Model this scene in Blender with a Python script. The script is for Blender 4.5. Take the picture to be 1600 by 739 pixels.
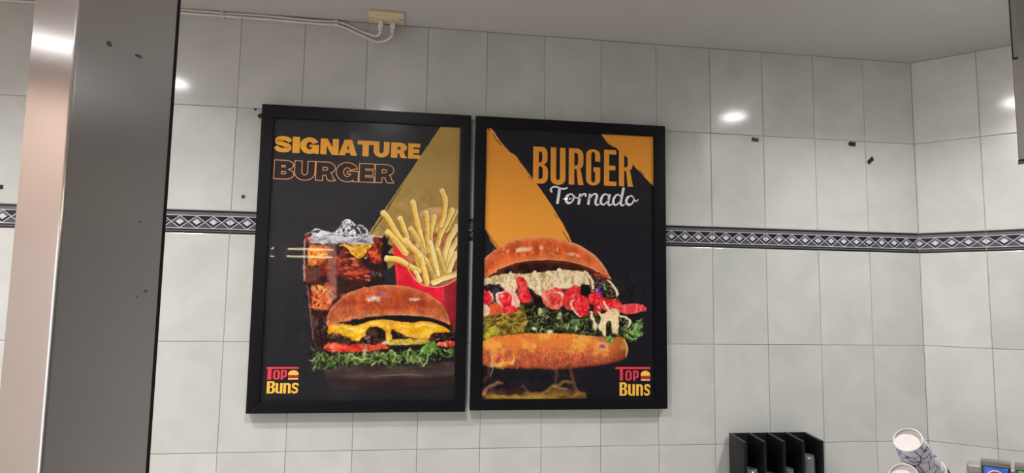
import bpy, bmesh, math, random
import numpy as np
from mathutils import Vector, Matrix, geometry

random.seed(7)
scene = bpy.context.scene
for o in list(bpy.data.objects):
    bpy.data.objects.remove(o, do_unlink=True)
COL = scene.collection

# ------------------------------------------------------------------ camera
# origin of x/y: the obtuse inside corner of the two tiled walls; back wall = plane y 0; floor = z 0
ZD = 1.12                                   # height of the lowest tile joint seen in the picture
CAM_LOC = (-1.8177, -2.1535, 1.5892)
cam_data = bpy.data.cameras.new('camera')
cam_data.sensor_width = 36.0
cam_data.lens = 23.0729
cam_data.clip_start = 0.02
cam = bpy.data.objects.new('camera', cam_data)
cam.matrix_world = Matrix(((0.989355, -0.028852, -0.142636, -1.817710), (-0.144779, -0.096054, -0.984791, -2.153464), (0.014713, 0.994958, -0.099208, 1.589220), (0, 0, 0, 1)))
COL.objects.link(cam)
scene.camera = cam

# ------------------------------------------------------------------ world, exposure
world = bpy.data.worlds.new('world')
scene.world = world
world.use_nodes = True
world.node_tree.nodes['Background'].inputs[0].default_value = (1.0, 0.98, 0.975, 1)
world.node_tree.nodes['Background'].inputs[1].default_value = 2.4
vs = scene.view_settings
vs.view_transform = 'Standard'
vs.look = 'None'
vs.gamma = 1.0
vs.use_curve_mapping = False
vs.exposure = 0.30
LAMP = 90.0                                  # glow of the lamp diffusers
LAMP_W = 9.8                               # watts of each recessed lamp, in a wide downward beam

# ------------------------------------------------------------------ helpers
def s2l(c):
    return tuple(((v / 12.92) if v <= 0.04045 else ((v + 0.055) / 1.055) ** 2.4) for v in c)

def rgb(r, g, b):
    return s2l((r / 255, g / 255, b / 255))

def new_mat(name):
    m = bpy.data.materials.new(name)
    m.use_nodes = True
    nt = m.node_tree
    return m, nt, nt.nodes['Principled BSDF']

def mat(name, col, rough=0.5, metal=0.0, spec=0.5, coat=0.0, coat_rough=0.05, var=0.0, var_scale=8.0, bump=0.0, bump_scale=60.0,
        emit=None, emit_s=0.0, alpha=None, trans=0.0):
    m, nt, b = new_mat(name)
    b.inputs['Base Color'].default_value = (*col, 1)
    b.inputs['Roughness'].default_value = rough
    b.inputs['Metallic'].default_value = metal
    b.inputs['Specular IOR Level'].default_value = spec
    b.inputs['Coat Weight'].default_value = coat
    b.inputs['Coat Roughness'].default_value = coat_rough
    b.inputs['Transmission Weight'].default_value = trans
    if emit:
        b.inputs['Emission Color'].default_value = (*emit, 1)
        b.inputs['Emission Strength'].default_value = emit_s
    tc = nt.nodes.new('ShaderNodeTexCoord')
    if var > 0:
        n = nt.nodes.new('ShaderNodeTexNoise')
        n.inputs['Scale'].default_value = var_scale
        n.inputs['Detail'].default_value = 5
        nt.links.new(tc.outputs['Object'], n.inputs['Vector'])
        mr = nt.nodes.new('ShaderNodeMapRange')
        mr.inputs['From Min'].default_value = 0.3
        mr.inputs['From Max'].default_value = 0.7
        mr.inputs['To Min'].default_value = 1 - var
        mr.inputs['To Max'].default_value = 1 + var
        nt.links.new(n.outputs['Fac'], mr.inputs['Value'])
        mx = nt.nodes.new('ShaderNodeVectorMath')
        mx.operation = 'SCALE'
        mx.inputs[0].default_value = col
        nt.links.new(mr.outputs['Result'], mx.inputs['Scale'])
        nt.links.new(mx.outputs['Vector'], b.inputs['Base Color'])
    if bump > 0:
        n = nt.nodes.new('ShaderNodeTexNoise')
        n.inputs['Scale'].default_value = bump_scale
        n.inputs['Detail'].default_value = 4
        nt.links.new(tc.outputs['Object'], n.inputs['Vector'])
        bp = nt.nodes.new('ShaderNodeBump')
        bp.inputs['Strength'].default_value = bump
        bp.inputs['Distance'].default_value = 0.002
        nt.links.new(n.outputs['Fac'], bp.inputs['Height'])
        nt.links.new(bp.outputs['Normal'], b.inputs['Normal'])
    return m

def mesh_obj(name, verts, faces, materials, parent=None, midx=None, smooth=False):
    me = bpy.data.meshes.new(name)
    me.from_pydata([tuple(v) for v in verts], [], faces)
    for m in (materials if isinstance(materials, (list, tuple)) else [materials]):
        me.materials.append(m)
    if midx is not None:
        me.polygons.foreach_set('material_index', midx)
    if smooth:
        me.polygons.foreach_set('use_smooth', [True] * len(me.polygons))
    me.update()
    o = bpy.data.objects.new(name, me)
    COL.objects.link(o)
    if parent is not None:
        o.parent = parent
    return o

class MB:
    """collects shapes of ONE part"""
    def __init__(self):
        self.v, self.f, self.m = [], [], []
    def add(self, vs, fs, mi=0):
        k = len(self.v)
        self.v += [tuple(p) for p in vs]
        self.f += [tuple(i + k for i in f) for f in fs]
        self.m += [mi] * len(fs)
        return self
    def box(self, x0, x1, y0, y1, z0, z1, mi=0):
        return self.add([(x0, y0, z0), (x1, y0, z0), (x1, y1, z0), (x0, y1, z0), (x0, y0, z1), (x1, y0, z1), (x1, y1, z1), (x0, y1, z1)],
                        [(0, 3, 2, 1), (4, 5, 6, 7), (0, 1, 5, 4), (1, 2, 6, 5), (2, 3, 7, 6), (3, 0, 4, 7)], mi)
    def prism(self, poly, z0, z1, mi=0):
        n = len(poly)
        vs = [(x, y, z0) for x, y in poly] + [(x, y, z1) for x, y in poly]
        fs = [tuple(range(n - 1, -1, -1)), tuple(range(n, 2 * n))] + [(i, (i + 1) % n, n + (i + 1) % n, n + i) for i in range(n)]
        return self.add(vs, fs, mi)
    def lathe(self, prof, n=32, M=None, mi=0, cap=False):
        vs, fs = [], []
        for r, z in prof:
            for i in range(n):
                a = 2 * math.pi * i / n
                p = Vector((r * math.cos(a), r * math.sin(a), z))
                vs.append(M @ p if M else p)
        for j in range(len(prof) - 1):
            for i in range(n):
                fs.append((j * n + i, j * n + (i + 1) % n, (j + 1) * n + (i + 1) % n, (j + 1) * n + i))
        if cap:
            fs.append(tuple(range(n - 1, -1, -1)))
            fs.append(tuple(range((len(prof) - 1) * n, len(prof) * n)))
        return self.add(vs, fs, mi)
    def tube(self, pts, r, n=10, mi=0):
        pts = [Vector(p) for p in pts]
        vs, fs = [], []
        up = Vector((0, 0, 1))
        for i, p in enumerate(pts):
            t = (pts[min(i + 1, len(pts) - 1)] - pts[max(i - 1, 0)]).normalized()
            a = t.cross(up)
            if a.length < 0.1:
                a = t.cross(Vector((0, 1, 0)))
            a.normalize()
            b = a.cross(t)
            for k in range(n):
                w = 2 * math.pi * k / n
                vs.append(p + r * (math.cos(w) * a + math.sin(w) * b))
        for i in range(len(pts) - 1):
            for k in range(n):
                fs.append((i * n + k, i * n + (k + 1) % n, (i + 1) * n + (k + 1) % n, (i + 1) * n + k))
        fs.append(tuple(range(n)))
        fs.append(tuple(range(len(pts) * n - 1, (len(pts) - 1) * n - 1, -1)))
        return self.add(vs, fs, mi)
    def build(self, name, materials, parent=None, smooth=False, bevel=0.0, segs=2, angle=0.6):
        o = mesh_obj(name, self.v, self.f, materials, parent, self.m)
        bm = bmesh.new()
        bm.from_mesh(o.data)
        bmesh.ops.recalc_face_normals(bm, faces=bm.faces)
        if bevel > 0:
            es = [e for e in bm.edges if len(e.link_faces) == 2 and e.calc_face_angle(0) > angle]
            bmesh.ops.bevel(bm, geom=es, offset=bevel, segments=segs, affect='EDGES', profile=0.5)
        if smooth or bevel > 0:
            for f in bm.faces:
                f.smooth = True
            for e in bm.edges:
                if len(e.link_faces) == 2 and e.calc_face_angle(0) > 0.6:
                    e.smooth = False
        bm.to_mesh(o.data)
        bm.free()
        return o

def empty(name, loc=(0, 0, 0), rz=0.0):
    o = bpy.data.objects.new(name, None)
    o.empty_display_size = 0.05
    o.location = loc
    o.rotation_euler = (0, 0, rz)
    COL.objects.link(o)
    return o

def tag(o, label=None, cat=None, group=None, kind=None):
    for k, v in (('label', label), ('category', cat), ('group', group), ('kind', kind)):
        if v:
            o[k] = v
    return o

def smooth_path(pts, n=8, closed=False):
    """Catmull-Rom through points of any dimension"""
    P = [np.array(p, float) for p in pts]
    out = []
    m = len(P)
    for i in range(m if closed else m - 1):
        g = (lambda k: P[k % m]) if closed else (lambda k: P[min(max(k, 0), m - 1)])
        p0, p1, p2, p3 = g(i - 1), g(i), g(i + 1), g(i + 2)
        for k in range(n):
            t = k / n
            out.append(0.5 * (2 * p1 + (p2 - p0) * t + (2 * p0 - 5 * p1 + 4 * p2 - p3) * t * t + (3 * p1 - p0 - 3 * p2 + p3) * t ** 3))
    if not closed:
        out.append(P[-1])
    return [tuple(p) for p in out]

# ------------------------------------------------------------------ materials of the room
def tile_material():
    m, nt, b = new_mat('glazed_tile')
    N, Lk = nt.nodes, nt.links
    info = N.new('ShaderNodeObjectInfo')
    tc = N.new('ShaderNodeTexCoord')
    off = N.new('ShaderNodeVectorMath'); off.operation = 'SCALE'
    comb = N.new('ShaderNodeCombineXYZ')
    Lk.new(info.outputs['Random'], comb.inputs[0]); Lk.new(info.outputs['Random'], comb.inputs[2])
    Lk.new(comb.outputs[0], off.inputs[0]); off.inputs['Scale'].default_value = 37.0
    add = N.new('ShaderNodeVectorMath'); add.operation = 'ADD'
    Lk.new(tc.outputs['Object'], add.inputs[0]); Lk.new(off.outputs[0], add.inputs[1])
    n1 = N.new('ShaderNodeTexNoise'); n1.inputs['Scale'].default_value = 7.0; n1.inputs['Detail'].default_value = 4; n1.inputs['Distortion'].default_value = 0.8
    Lk.new(add.outputs[0], n1.inputs['Vector'])
    ramp = N.new('ShaderNodeValToRGB')
    ramp.color_ramp.elements[0].position = 0.30; ramp.color_ramp.elements[0].color = (*rgb(182, 184, 181), 1)
    ramp.color_ramp.elements[1].position = 0.62; ramp.color_ramp.elements[1].color = (*rgb(193, 194, 190), 1)
    Lk.new(n1.outputs['Fac'], ramp.inputs[0])
    br = N.new('ShaderNodeMapRange'); br.inputs['To Min'].default_value = 0.965; br.inputs['To Max'].default_value = 1.02
    Lk.new(info.outputs['Random'], br.inputs['Value'])
    sc = N.new('ShaderNodeVectorMath'); sc.operation = 'SCALE'
    Lk.new(ramp.outputs[0], sc.inputs[0]); Lk.new(br.outputs[0], sc.inputs['Scale'])
    Lk.new(sc.outputs[0], b.inputs['Base Color'])
    b.inputs['Roughness'].default_value = 0.32
    b.inputs['Specular IOR Level'].default_value = 0.30
    b.inputs['Coat Weight'].default_value = 0.55
    b.inputs['Coat Roughness'].default_value = 0.12
    n2 = N.new('ShaderNodeTexNoise'); n2.inputs['Scale'].default_value = 9.0; n2.inputs['Detail'].default_value = 1
    Lk.new(add.outputs[0], n2.inputs['Vector'])
    bp = N.new('ShaderNodeBump'); bp.inputs['Strength'].default_value = 0.25; bp.inputs['Distance'].default_value = 0.0012
    Lk.new(n2.outputs['Fac'], bp.inputs['Height'])
    Lk.new(bp.outputs[0], b.inputs['Normal'])
    Lk.new(bp.outputs[0], b.inputs['Coat Normal'])
    return m

def steel_material(name, col, rough=0.26, aniso=0.75, smudge=0.012):
    m, nt, b = new_mat(name)
    N, Lk = nt.nodes, nt.links
    tc = N.new('ShaderNodeTexCoord')
    mp = N.new('ShaderNodeMapping'); mp.inputs['Scale'].default_value = (260, 260, 2.0)
    Lk.new(tc.outputs['Object'], mp.inputs['Vector'])
    n = N.new('ShaderNodeTexNoise'); n.inputs['Scale'].default_value = 1.0; n.inputs['Detail'].default_value = 3
    Lk.new(mp.outputs[0], n.inputs['Vector'])
    b.inputs['Roughness'].default_value = rough
    bp = N.new('ShaderNodeBump'); bp.inputs['Strength'].default_value = 0.03; bp.inputs['Distance'].default_value = 0.0003
    Lk.new(n.outputs['Fac'], bp.inputs['Height']); Lk.new(bp.outputs[0], b.inputs['Normal'])
    b.inputs['Base Color'].default_value = (*col, 1)
    b.inputs['Metallic'].default_value = 1.0
    b.inputs['Anisotropic'].default_value = aniso
    geo = N.new('ShaderNodeNewGeometry')
    cr = N.new('ShaderNodeVectorMath'); cr.operation = 'CROSS_PRODUCT'
    cr.inputs[1].default_value = (0, 0, 1)
    Lk.new(geo.outputs['True Normal'], cr.inputs[0])
    Lk.new(cr.outputs[0], b.inputs['Tangent'])
    return m

M = {
    'tile': tile_material(),
    'grout': mat('grout', rgb(150, 146, 138), 0.9, var=0.08),
    'ceiling': mat('ceiling_paint', rgb(180, 177, 175), 0.85, var=0.02, bump=0.1, bump_scale=300),
    'floor': mat('floor_tile', rgb(185, 181, 177), 0.4, var=0.1),
    'left_wall': mat('warm_paint', rgb(210, 184, 170), 0.7, var=0.03),
    'rear_wall': mat('dark_paint', rgb(80, 80, 82), 0.6, var=0.05),
    'side_wall': mat('grey_paint', rgb(212, 211, 210), 0.6, var=0.05),
    'black_frame': mat('black_satin', rgb(11, 11, 15), 0.36, spec=0.26),
    'black_plastic': mat('black_plastic', rgb(14, 14, 16), 0.35, spec=0.4),
    'tape': mat('black_tape', rgb(22, 22, 22), 0.55, bump=0.2),
    'white_plastic': mat('white_plastic', rgb(214, 210, 206), 0.45),
    'cable': mat('white_cable', rgb(205, 200, 195), 0.5),
    'beige_plastic': mat('beige_plastic', rgb(206, 190, 160), 0.45),
    'steel': steel_material('brushed_steel', rgb(218, 215, 214), rough=0.27, aniso=0.95),
    'dark_metal': mat('dark_metal', rgb(60, 58, 54), 0.4, metal=0.8),
    'grey_metal': mat('grey_metal', rgb(150, 148, 142), 0.45, metal=0.35),
    'trim_black': mat('rubber_black', rgb(16, 13, 14), 0.6),
    'worktop': mat('worktop_laminate', rgb(222, 220, 216), 0.4, var=0.02),
    'lamp_glow': mat('lamp_glow', (1, 1, 1), 0.5, emit=(1.0, 0.99, 0.975), emit_s=LAMP),
    'strip_glow': mat('strip_glow', (1, 1, 1), 0.5, emit=(1.0, 0.84, 0.60), emit_s=30.0),
}

def glazing_material():
    m, nt, b = new_mat('acrylic_pane')
    N, Lk = nt.nodes, nt.links
    N.remove(b)
    out = N['Material Output']
    tr = N.new('ShaderNodeBsdfTransparent')
    gl = N.new('ShaderNodeBsdfGlossy'); gl.inputs['Roughness'].default_value = 0.012
    gl2 = N.new('ShaderNodeBsdfGlossy'); gl2.inputs['Roughness'].default_value = 0.22
    fr = N.new('ShaderNodeFresnel'); fr.inputs['IOR'].default_value = 1.40
    mg = N.new('ShaderNodeMixShader'); mg.inputs[0].default_value = 0.42
    Lk.new(gl.outputs[0], mg.inputs[1]); Lk.new(gl2.outputs[0], mg.inputs[2])
    geo = N.new('ShaderNodeNewGeometry')
    inv = N.new('ShaderNodeMath'); inv.operation = 'SUBTRACT'; inv.inputs[0].default_value = 1.0
    Lk.new(geo.outputs['Backfacing'], inv.inputs[1])
    ff = N.new('ShaderNodeMath'); ff.operation = 'MULTIPLY'
    Lk.new(fr.outputs[0], ff.inputs[0]); Lk.new(inv.outputs[0], ff.inputs[1])
    mx = N.new('ShaderNodeMixShader')
    Lk.new(ff.outputs[0], mx.inputs[0]); Lk.new(tr.outputs[0], mx.inputs[1]); Lk.new(mg.outputs[0], mx.inputs[2])
    Lk.new(mx.outputs[0], out.inputs[0])
    return m
M['pane'] = glazing_material()

# ------------------------------------------------------------------ room shell
TW = 0.2                                     # tile pitch
TH = 0.3342
BH = 0.0724                                  # border strip
CEIL = ZD + 1.387
AR = math.pi / 4                                  # turn of the right wall
T_DIR = Vector((math.cos(AR), -math.sin(AR), 0))
N_DIR = Vector((-math.sin(AR), -math.cos(AR), 0))
RW_LEN = 2.4
RW_END = T_DIR * RW_LEN
XL, YR = -4.4, -5.2
room = [(XL, 0), (0, 0), (RW_END.x, RW_END.y), (RW_END.x, YR), (XL, YR)]

def struct(name, mb, m, **k):
    return tag(mb.build(name, m, **k), kind='structure')

struct('floor', MB().prism([(XL - .1, .1), (.1, .1), (RW_END.x + .12, RW_END.y + .1), (RW_END.x + .12, YR - .1), (XL - .1, YR - .1)], -0.1, 0.0), M['floor'])
struct('ceiling', MB().prism([(XL - .1, .1), (.1, .1), (RW_END.x + .12, RW_END.y + .1), (RW_END.x + .12, YR - .1), (XL - .1, YR - .1)], CEIL, CEIL + 0.1), M['ceiling'])
wall_back = struct('wall_back', MB().box(XL - .1, 0.10, 0.0016, 0.10, 0, CEIL), M['grout'])
wall_right = struct('wall_right', MB().box(-0.02, RW_LEN, 0.0016, 0.10, 0, CEIL), M['grout'])
wall_right.rotation_euler = (0, 0, -AR)
WY0, WY1, WZ0, WZ1 = -4.7, -2.2, 0.25, 1.95
struct('wall_left', MB().box(XL - .1, XL, YR, WY0, 0, CEIL).box(XL - .1, XL, WY1, 0.0, 0, CEIL).box(XL - .1, XL, WY0, WY1, 0, WZ0).box(XL - .1, XL, WY0, WY1, WZ1, CEIL), M['left_wall'])
win = tag(empty('added_window', (XL - .05, (WY0 + WY1) / 2, WZ0)), kind='structure')  # unseen window, added so sky light fills the left and lower tiles
hw = (WY1 - WY0) / 2
wh = WZ1 - WZ0
MB().box(-.03, .03, -hw, hw, 0, .05).box(-.03, .03, -hw, hw, wh - .05, wh).box(-.03, .03, -hw, -hw + .05, .05, wh - .05).box(-.03, .03, hw - .05, hw, .05, wh - .05).box(-.03, .03, -.025, .025, .05, wh - .05).build('added_window_frame', M['grey_metal'], win)
for s_ in (-1, 1):
    MB().box(-.003, .003, min(s_ * .025, s_ * (hw - .05)), max(s_ * .025, s_ * (hw - .05)), .05, wh - .05).build('pane', M['pane'], win)
struct('wall_rear', MB().box(XL - .1, RW_END.x + .1, YR - .1, YR, 0, CEIL), M['rear_wall'])
struct('trim_1', MB().box(-3.30, -3.19, YR + 0.04, YR + 0.16, 0, CEIL), M['grey_metal'])
struct('wall_side', MB().box(RW_END.x, RW_END.x + .1, YR, RW_END.y, 0, CEIL), M['side_wall'])

# wall tiles: every tile an object, alike tiles share a mesh
_tile_mesh = {}
def tile_mesh(w, h):
    key = (round(w, 4), round(h, 4))
    if key not in _tile_mesh:
        g, c, d = 0.0009, 0.0014, 0.007
        x, z = w / 2 - g, h / 2 - g
        ring = lambda i, y: [(-x + i, y, -z + i), (x - i, y, -z + i), (x - i, y, z - i), (-x + i, y, z - i)]
        v = ring(0, d) + ring(0, 0.0010) + ring(c * 0.35, 0.0003) + ring(c, 0.0)
        f = []
        for k in range(3):
            for i in range(4):
                f.append((4 * k + i, 4 * k + (i + 1) % 4, 4 * k + 4 + (i + 1) % 4, 4 * k + 4 + i))
        f.append((12, 13, 14, 15))
        me = bpy.data.meshes.new('tile')
        me.from_pydata(v, [], f)
        me.materials.append(M['tile'])
        me.update()
        _tile_mesh[key] = me
    return _tile_mesh[key]

M['b_black'] = mat('border_black', rgb(16, 15, 21), 0.3, coat=0.3)
M['b_dark'] = mat('border_charcoal', rgb(72, 73, 80), 0.3, coat=0.3)
M['b_grey'] = mat('border_grey', rgb(100, 99, 108), 0.3, coat=0.3)
M['b_light'] = mat('border_pale', rgb(196, 196, 203), 0.3, coat=0.3)

def border_mesh(w, h):
    """decor tile: lines above and below, three whole diamonds and a half one at each end"""
    mb = MB()
    g = 0.0009
    x, z = w / 2 - g, h / 2 - g
    mb.add([(-x, .007, -z), (x, .007, -z), (x, .007, z), (-x, .007, z), (-x, 0, -z), (x, 0, -z), (x, 0, z), (-x, 0, z)],
           [(4, 5, 6, 7), (0, 1, 5, 4), (1, 2, 6, 5), (2, 3, 7, 6), (3, 0, 4, 7)], 0)
    H = h - 2 * g
    def strip(a, b, mi, lay):
        mb.add([(-x, -lay, z - b * H), (x, -lay, z - b * H), (x, -lay, z - a * H), (-x, -lay, z - a * H)], [(0, 1, 2, 3)], mi)
    L1, L2, L3 = 0.0001, 0.0002, 0.0003
    strip(0.09, 0.155, 2, L1); strip(0.165, 0.215, 2, L1); strip(0.222, 0.25, 3, L2)
    strip(0.79, 0.82, 3, L2); strip(0.895, 0.935, 2, L1)
    za, zb = z - 0.255 * H, z - 0.79 * H
    zc, hh = (za + zb) / 2, (za - zb) / 2
    P = 2 * x / 4
    def clip(poly):
        out = []
        for side, s in ((-x, 1), (x, -1)):
            src = poly if side == -x else out
            res = []
            for i in range(len(src)):
                a, b = src[i], src[(i + 1) % len(src)]
                ia, ib = (a[0] - side) * s >= -1e-9, (b[0] - side) * s >= -1e-9
                if ia:
                    res.append(a)
                if ia != ib:
                    t = (side - a[0]) / (b[0] - a[0])
                    res.append((side, a[1] + t * (b[1] - a[1])))
            out = res
        return out
    def poly(p, mi, lay):
        p = clip(p)
        if len(p) > 2:
            mb.add([(a, -lay, b) for a, b in p], [tuple(range(len(p)))], mi)
    for i in range(5):
        cx = -x + i * P
        # lower triangle between two diamonds
        if i < 4:
            poly([(cx, zb), (cx + P, zb), (cx + P / 2, zc)], 1, L1)
        # pale cross lines
        t = 0.0021
        for sx in (-1, 1):
            a, b = (cx, za), (cx + sx * P / 2, zc)
            c, d = (cx, zb), (cx + sx * P / 2, zc)
            for p, q in ((a, b), (c, d)):
                dx, dz = q[0] - p[0], q[1] - p[1]
                ln = math.hypot(dx, dz)
                nx, nz = -dz / ln * t / 2, dx / ln * t / 2
                poly([(p[0] + nx, p[1] + nz), (q[0] + nx, q[1] + nz), (q[0] - nx, q[1] - nz), (p[0] - nx, p[1] - nz)], 3, L2)
        # grey upper half, black lower half, pale centre
        k = 0.80
        poly([(cx - P / 2 * k, zc), (cx + P / 2 * k, zc), (cx, zc + hh * k)], 2, L1)
        k = 0.48
        poly([(cx - P / 2 * k, zc), (cx, zc - hh * k), (cx + P / 2 * k, zc), (cx, zc + hh * k)], 3, L3)
    o = mb.build('border_tile', [M['b_black'], M['b_dark'], M['b_grey'], M['b_light']])
    me = o.data
    bpy.data.objects.remove(o)
    return me

_border = border_mesh(TW, BH)
ROWS = [(0.0, ZD - 3 * TH, 'p'), (ZD - 3 * TH, ZD - 2 * TH, 'p'), (ZD - 2 * TH, ZD - TH, 'p'), (ZD - TH, ZD, 'p'), (ZD, ZD + TH, 'p'), (ZD + TH, ZD + 2 * TH, 'p'),
        (ZD + 2 * TH, ZD + 2 * TH + BH, 'b'), (ZD + 2 * TH + BH, ZD + 3 * TH + BH, 'p'), (ZD + 3 * TH + BH, CEIL - 0.001, 'p')]
rt = random.Random(11)
def lay_tiles(wall, c0, c1, x_of):
    for c in range(c0, c1):
        for z0, z1, kind in ROWS:
            me = _border if kind == 'b' else tile_mesh(TW, z1 - z0)
            o = bpy.data.objects.new('border_tile' if kind == 'b' else 'tile', me)
            COL.objects.link(o)
            o.parent = wall
            o.location = (x_of(c) + TW / 2, rt.uniform(-0.0002, 0.0002), (z0 + z1) / 2)
            a = 0.0035
            o.rotation_euler = (rt.gauss(0, a * 0.6), 0, rt.gauss(0, a))
lay_tiles(wall_back, 0, 22, lambda c: -TW * (c + 1))
lay_tiles(wall_right, 0, 12, lambda c: TW * c)

# ------------------------------------------------------------------ ceiling lamps (above and behind the picture)
def downlight(x, y, where, k=1.0):
    r = empty('ceiling_downlight', (x, y, CEIL))
    r.scale = (k, k, 1)
    MB().lathe([(0.050, -0.001), (0.051, -0.006), (0.066, -0.006), (0.072, -0.0005)], 40).build('trim_ring', M['white_plastic'], r, smooth=True)
    MB().add([(0.050 * math.cos(2 * math.pi * i / 40), 0.050 * math.sin(2 * math.pi * i / 40), -0.003) for i in range(40)],
             [tuple(range(39, -1, -1))]).build('diffuser', M['lamp_glow'], r)
    ld = bpy.data.lights.new('downlight_beam', 'AREA')
    ld.shape = 'DISK'
    ld.size = 0.098 * k
    ld.energy = LAMP_W * k * k
    ld.spread = math.radians(142)
    ld.color = (1.0, 0.985, 0.965)
    lo_ = bpy.data.objects.new('downlight_beam', ld)
    COL.objects.link(lo_)
    lo_.parent = r
    lo_.location = (0, 0, -0.0045)
    tag(r, 'round recessed ceiling lamp ' + where, 'ceiling lamp', 'round recessed ceiling lamps')
    return r
LAMPS = [(-2.86, -0.77, 'mirrored in the tile beside the steel column'), (-1.98, -1.17, 'mirrored in the top of the drink poster'),
         (-0.31, -0.78, 'mirrored in the top tile row beyond the posters'), (0.90, -1.16, 'mirrored next to the wall corner'),
         (-0.52, -3.50, 'mirrored in the script lettering'), (-4.15, -0.80, 'added out of view to light the warm painted wall'), (-4.00, -2.20, 'added out of view to brighten the left side, by the added window')]  # last two are unseen extras, added to brighten the left end
for x, y, w in LAMPS:
    downlight(x, y, w, {-3.50: 0.9, -1.17: 1.12, -1.16: 0.38, -0.77: 1.0, -0.80: 0.9, -0.78: 1.03}.get(y, 1.0))

# warm light strips on the rear wall, seen only as mirrored lines in the poster glazing
for z in (1.00, 0.92):
    s = empty('light_strip', (-2.86, YR, ZD + z))
    MB().box(-0.51, 0.51, 0.0, 0.03, -0.014, 0.014).build('housing', M['white_plastic'], s)
    MB().box(-0.50, 0.50, 0.03, 0.036, -0.010, 0.010).build('diffuser', M['strip_glow'], s)
    tag(s, 'warm light strip on the rear wall, ' + ('upper' if z == 1.0 else 'lower') + ' of two', 'light', 'warm light strips')

# ------------------------------------------------------------------ steel column in the foreground
c0 = Vector((-2.1588, -1.4700, 0))
e1, e2 = -N_DIR, -T_DIR
s1, s2 = 0.0994, 0.1248
def pt(a, b):
    return ((e1 * a + e2 * b).x, (e1 * a + e2 * b).y)
column = empty('steel_column', (c0.x, c0.y, 0))
r = 0.004
def arc2(ca, cb, a0, a1, n=5):
    return [pt(ca + r * math.cos(math.radians(a0 + (a1 - a0) * i / n)), cb + r * math.sin(math.radians(a0 + (a1 - a0) * i / n))) for i in range(n + 1)]
t_edge = 0.0028
prof = arc2(r, r, 180, 270) + [pt(s1 - t_edge, 0), pt(s1 - t_edge, 0.004), pt(s1, 0.004)] + [pt(s1, s2), pt(0.002, s2), pt(0, s2 - 0.002)]
clad = MB().prism(prof, 0.0, CEIL).build('cladding', M['steel'], column)
bm = bmesh.new(); bm.from_mesh(clad.data)
for f in bm.faces:
    f.smooth = abs(f.normal.z) < 0.5
for e in bm.edges:
    if len(e.link_faces) == 2 and e.calc_face_angle(0) > 0.6:
        e.smooth = False
bm.to_mesh(clad.data); bm.free()
MB().prism([pt(s1 - t_edge, -0.0004), pt(s1 + 0.0005, -0.0004), pt(s1 + 0.0005, 0.0038), pt(s1 - t_edge, 0.0038)], 0.0, CEIL).build('edge_trim', M['trim_black'], column)['label'] = 'dark edge strip'
tag(column, 'tall square brushed steel column in the foreground, cutting off the tiled wall', 'column')
column['kind'] = 'thing'
def smear(px, n, size, seed):
    """dark dirt marks stuck on the broad face: thin flat flecks"""
    q = Vector(px) - Vector((c0.x, c0.y, 0))
    rr = random.Random(seed)
    mb = MB()
    for k in range(n):
        a = q.dot(e1) + rr.gauss(0, size * 0.6); z = px[2] + rr.gauss(0, size * 0.4)
        m = 9
        vs = []
        for i in range(m):
            w = 2 * math.pi * i / m
            ra = size * rr.uniform(0.3, 1.0) * 0.5
            x, y = pt(min(max(a + ra * math.cos(w), 0.006), s1 - 0.006), -0.0003)
            vs.append((x, y, z + ra * 0.7 * math.sin(w)))
        mb.add(vs, [tuple(range(m))])
    o = mb.build('dirt_mark', M['dirt'], column)
    return o
M['dirt'] = mat('grime', rgb(112, 110, 108), 0.7)
smear((-2.1214, -1.4325, 1.8380), 1, 0.0090, 1)
smear((-2.1465, -1.4577, 1.8496), 1, 0.0100, 2)
smear((-2.1001, -1.4112, 1.5921), 1, 0.0055, 3)
smear((-2.1053, -1.4165, 1.5886), 1, 0.0030, 4)
smear((-2.1055, -1.4167, 1.6686), 1, 0.0030, 5)

# ------------------------------------------------------------------ worktop that carries the things at the lower edge
WT = ZD - 0.25
cnr = N_DIR * 0.80
worktop = MB().prism([(-4.35, -0.005), (-0.004, -0.005), (T_DIR.x * 1.5 + N_DIR.x * .005, T_DIR.y * 1.5 + N_DIR.y * .005), (T_DIR.x * 1.5 + cnr.x, T_DIR.y * 1.5 + cnr.y),
                      (T_DIR.x * 0.12 + N_DIR.x * 0.95, T_DIR.y * 0.12 + N_DIR.y * 0.95), (-1.2, -0.62), (-4.35, -0.62)], WT - 0.04, WT)
wt = worktop.build('worktop', M['worktop'], bevel=0.003)  # out of view; made pale and extended left to bounce light up the tiles
tag(wt, 'pale counter worktop under the cups and soda valves, below the view', 'worktop')
cab = MB().prism([(-4.3, -0.02), (-0.03, -0.02), (0.3, -0.32), (0.3, -0.75), (-1.2, -0.58), (-4.3, -0.58)], 0.0, WT - 0.04).build('counter_base', M['side_wall'])
tag(cab, 'grey counter base standing under the pale worktop', 'counter')

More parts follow.
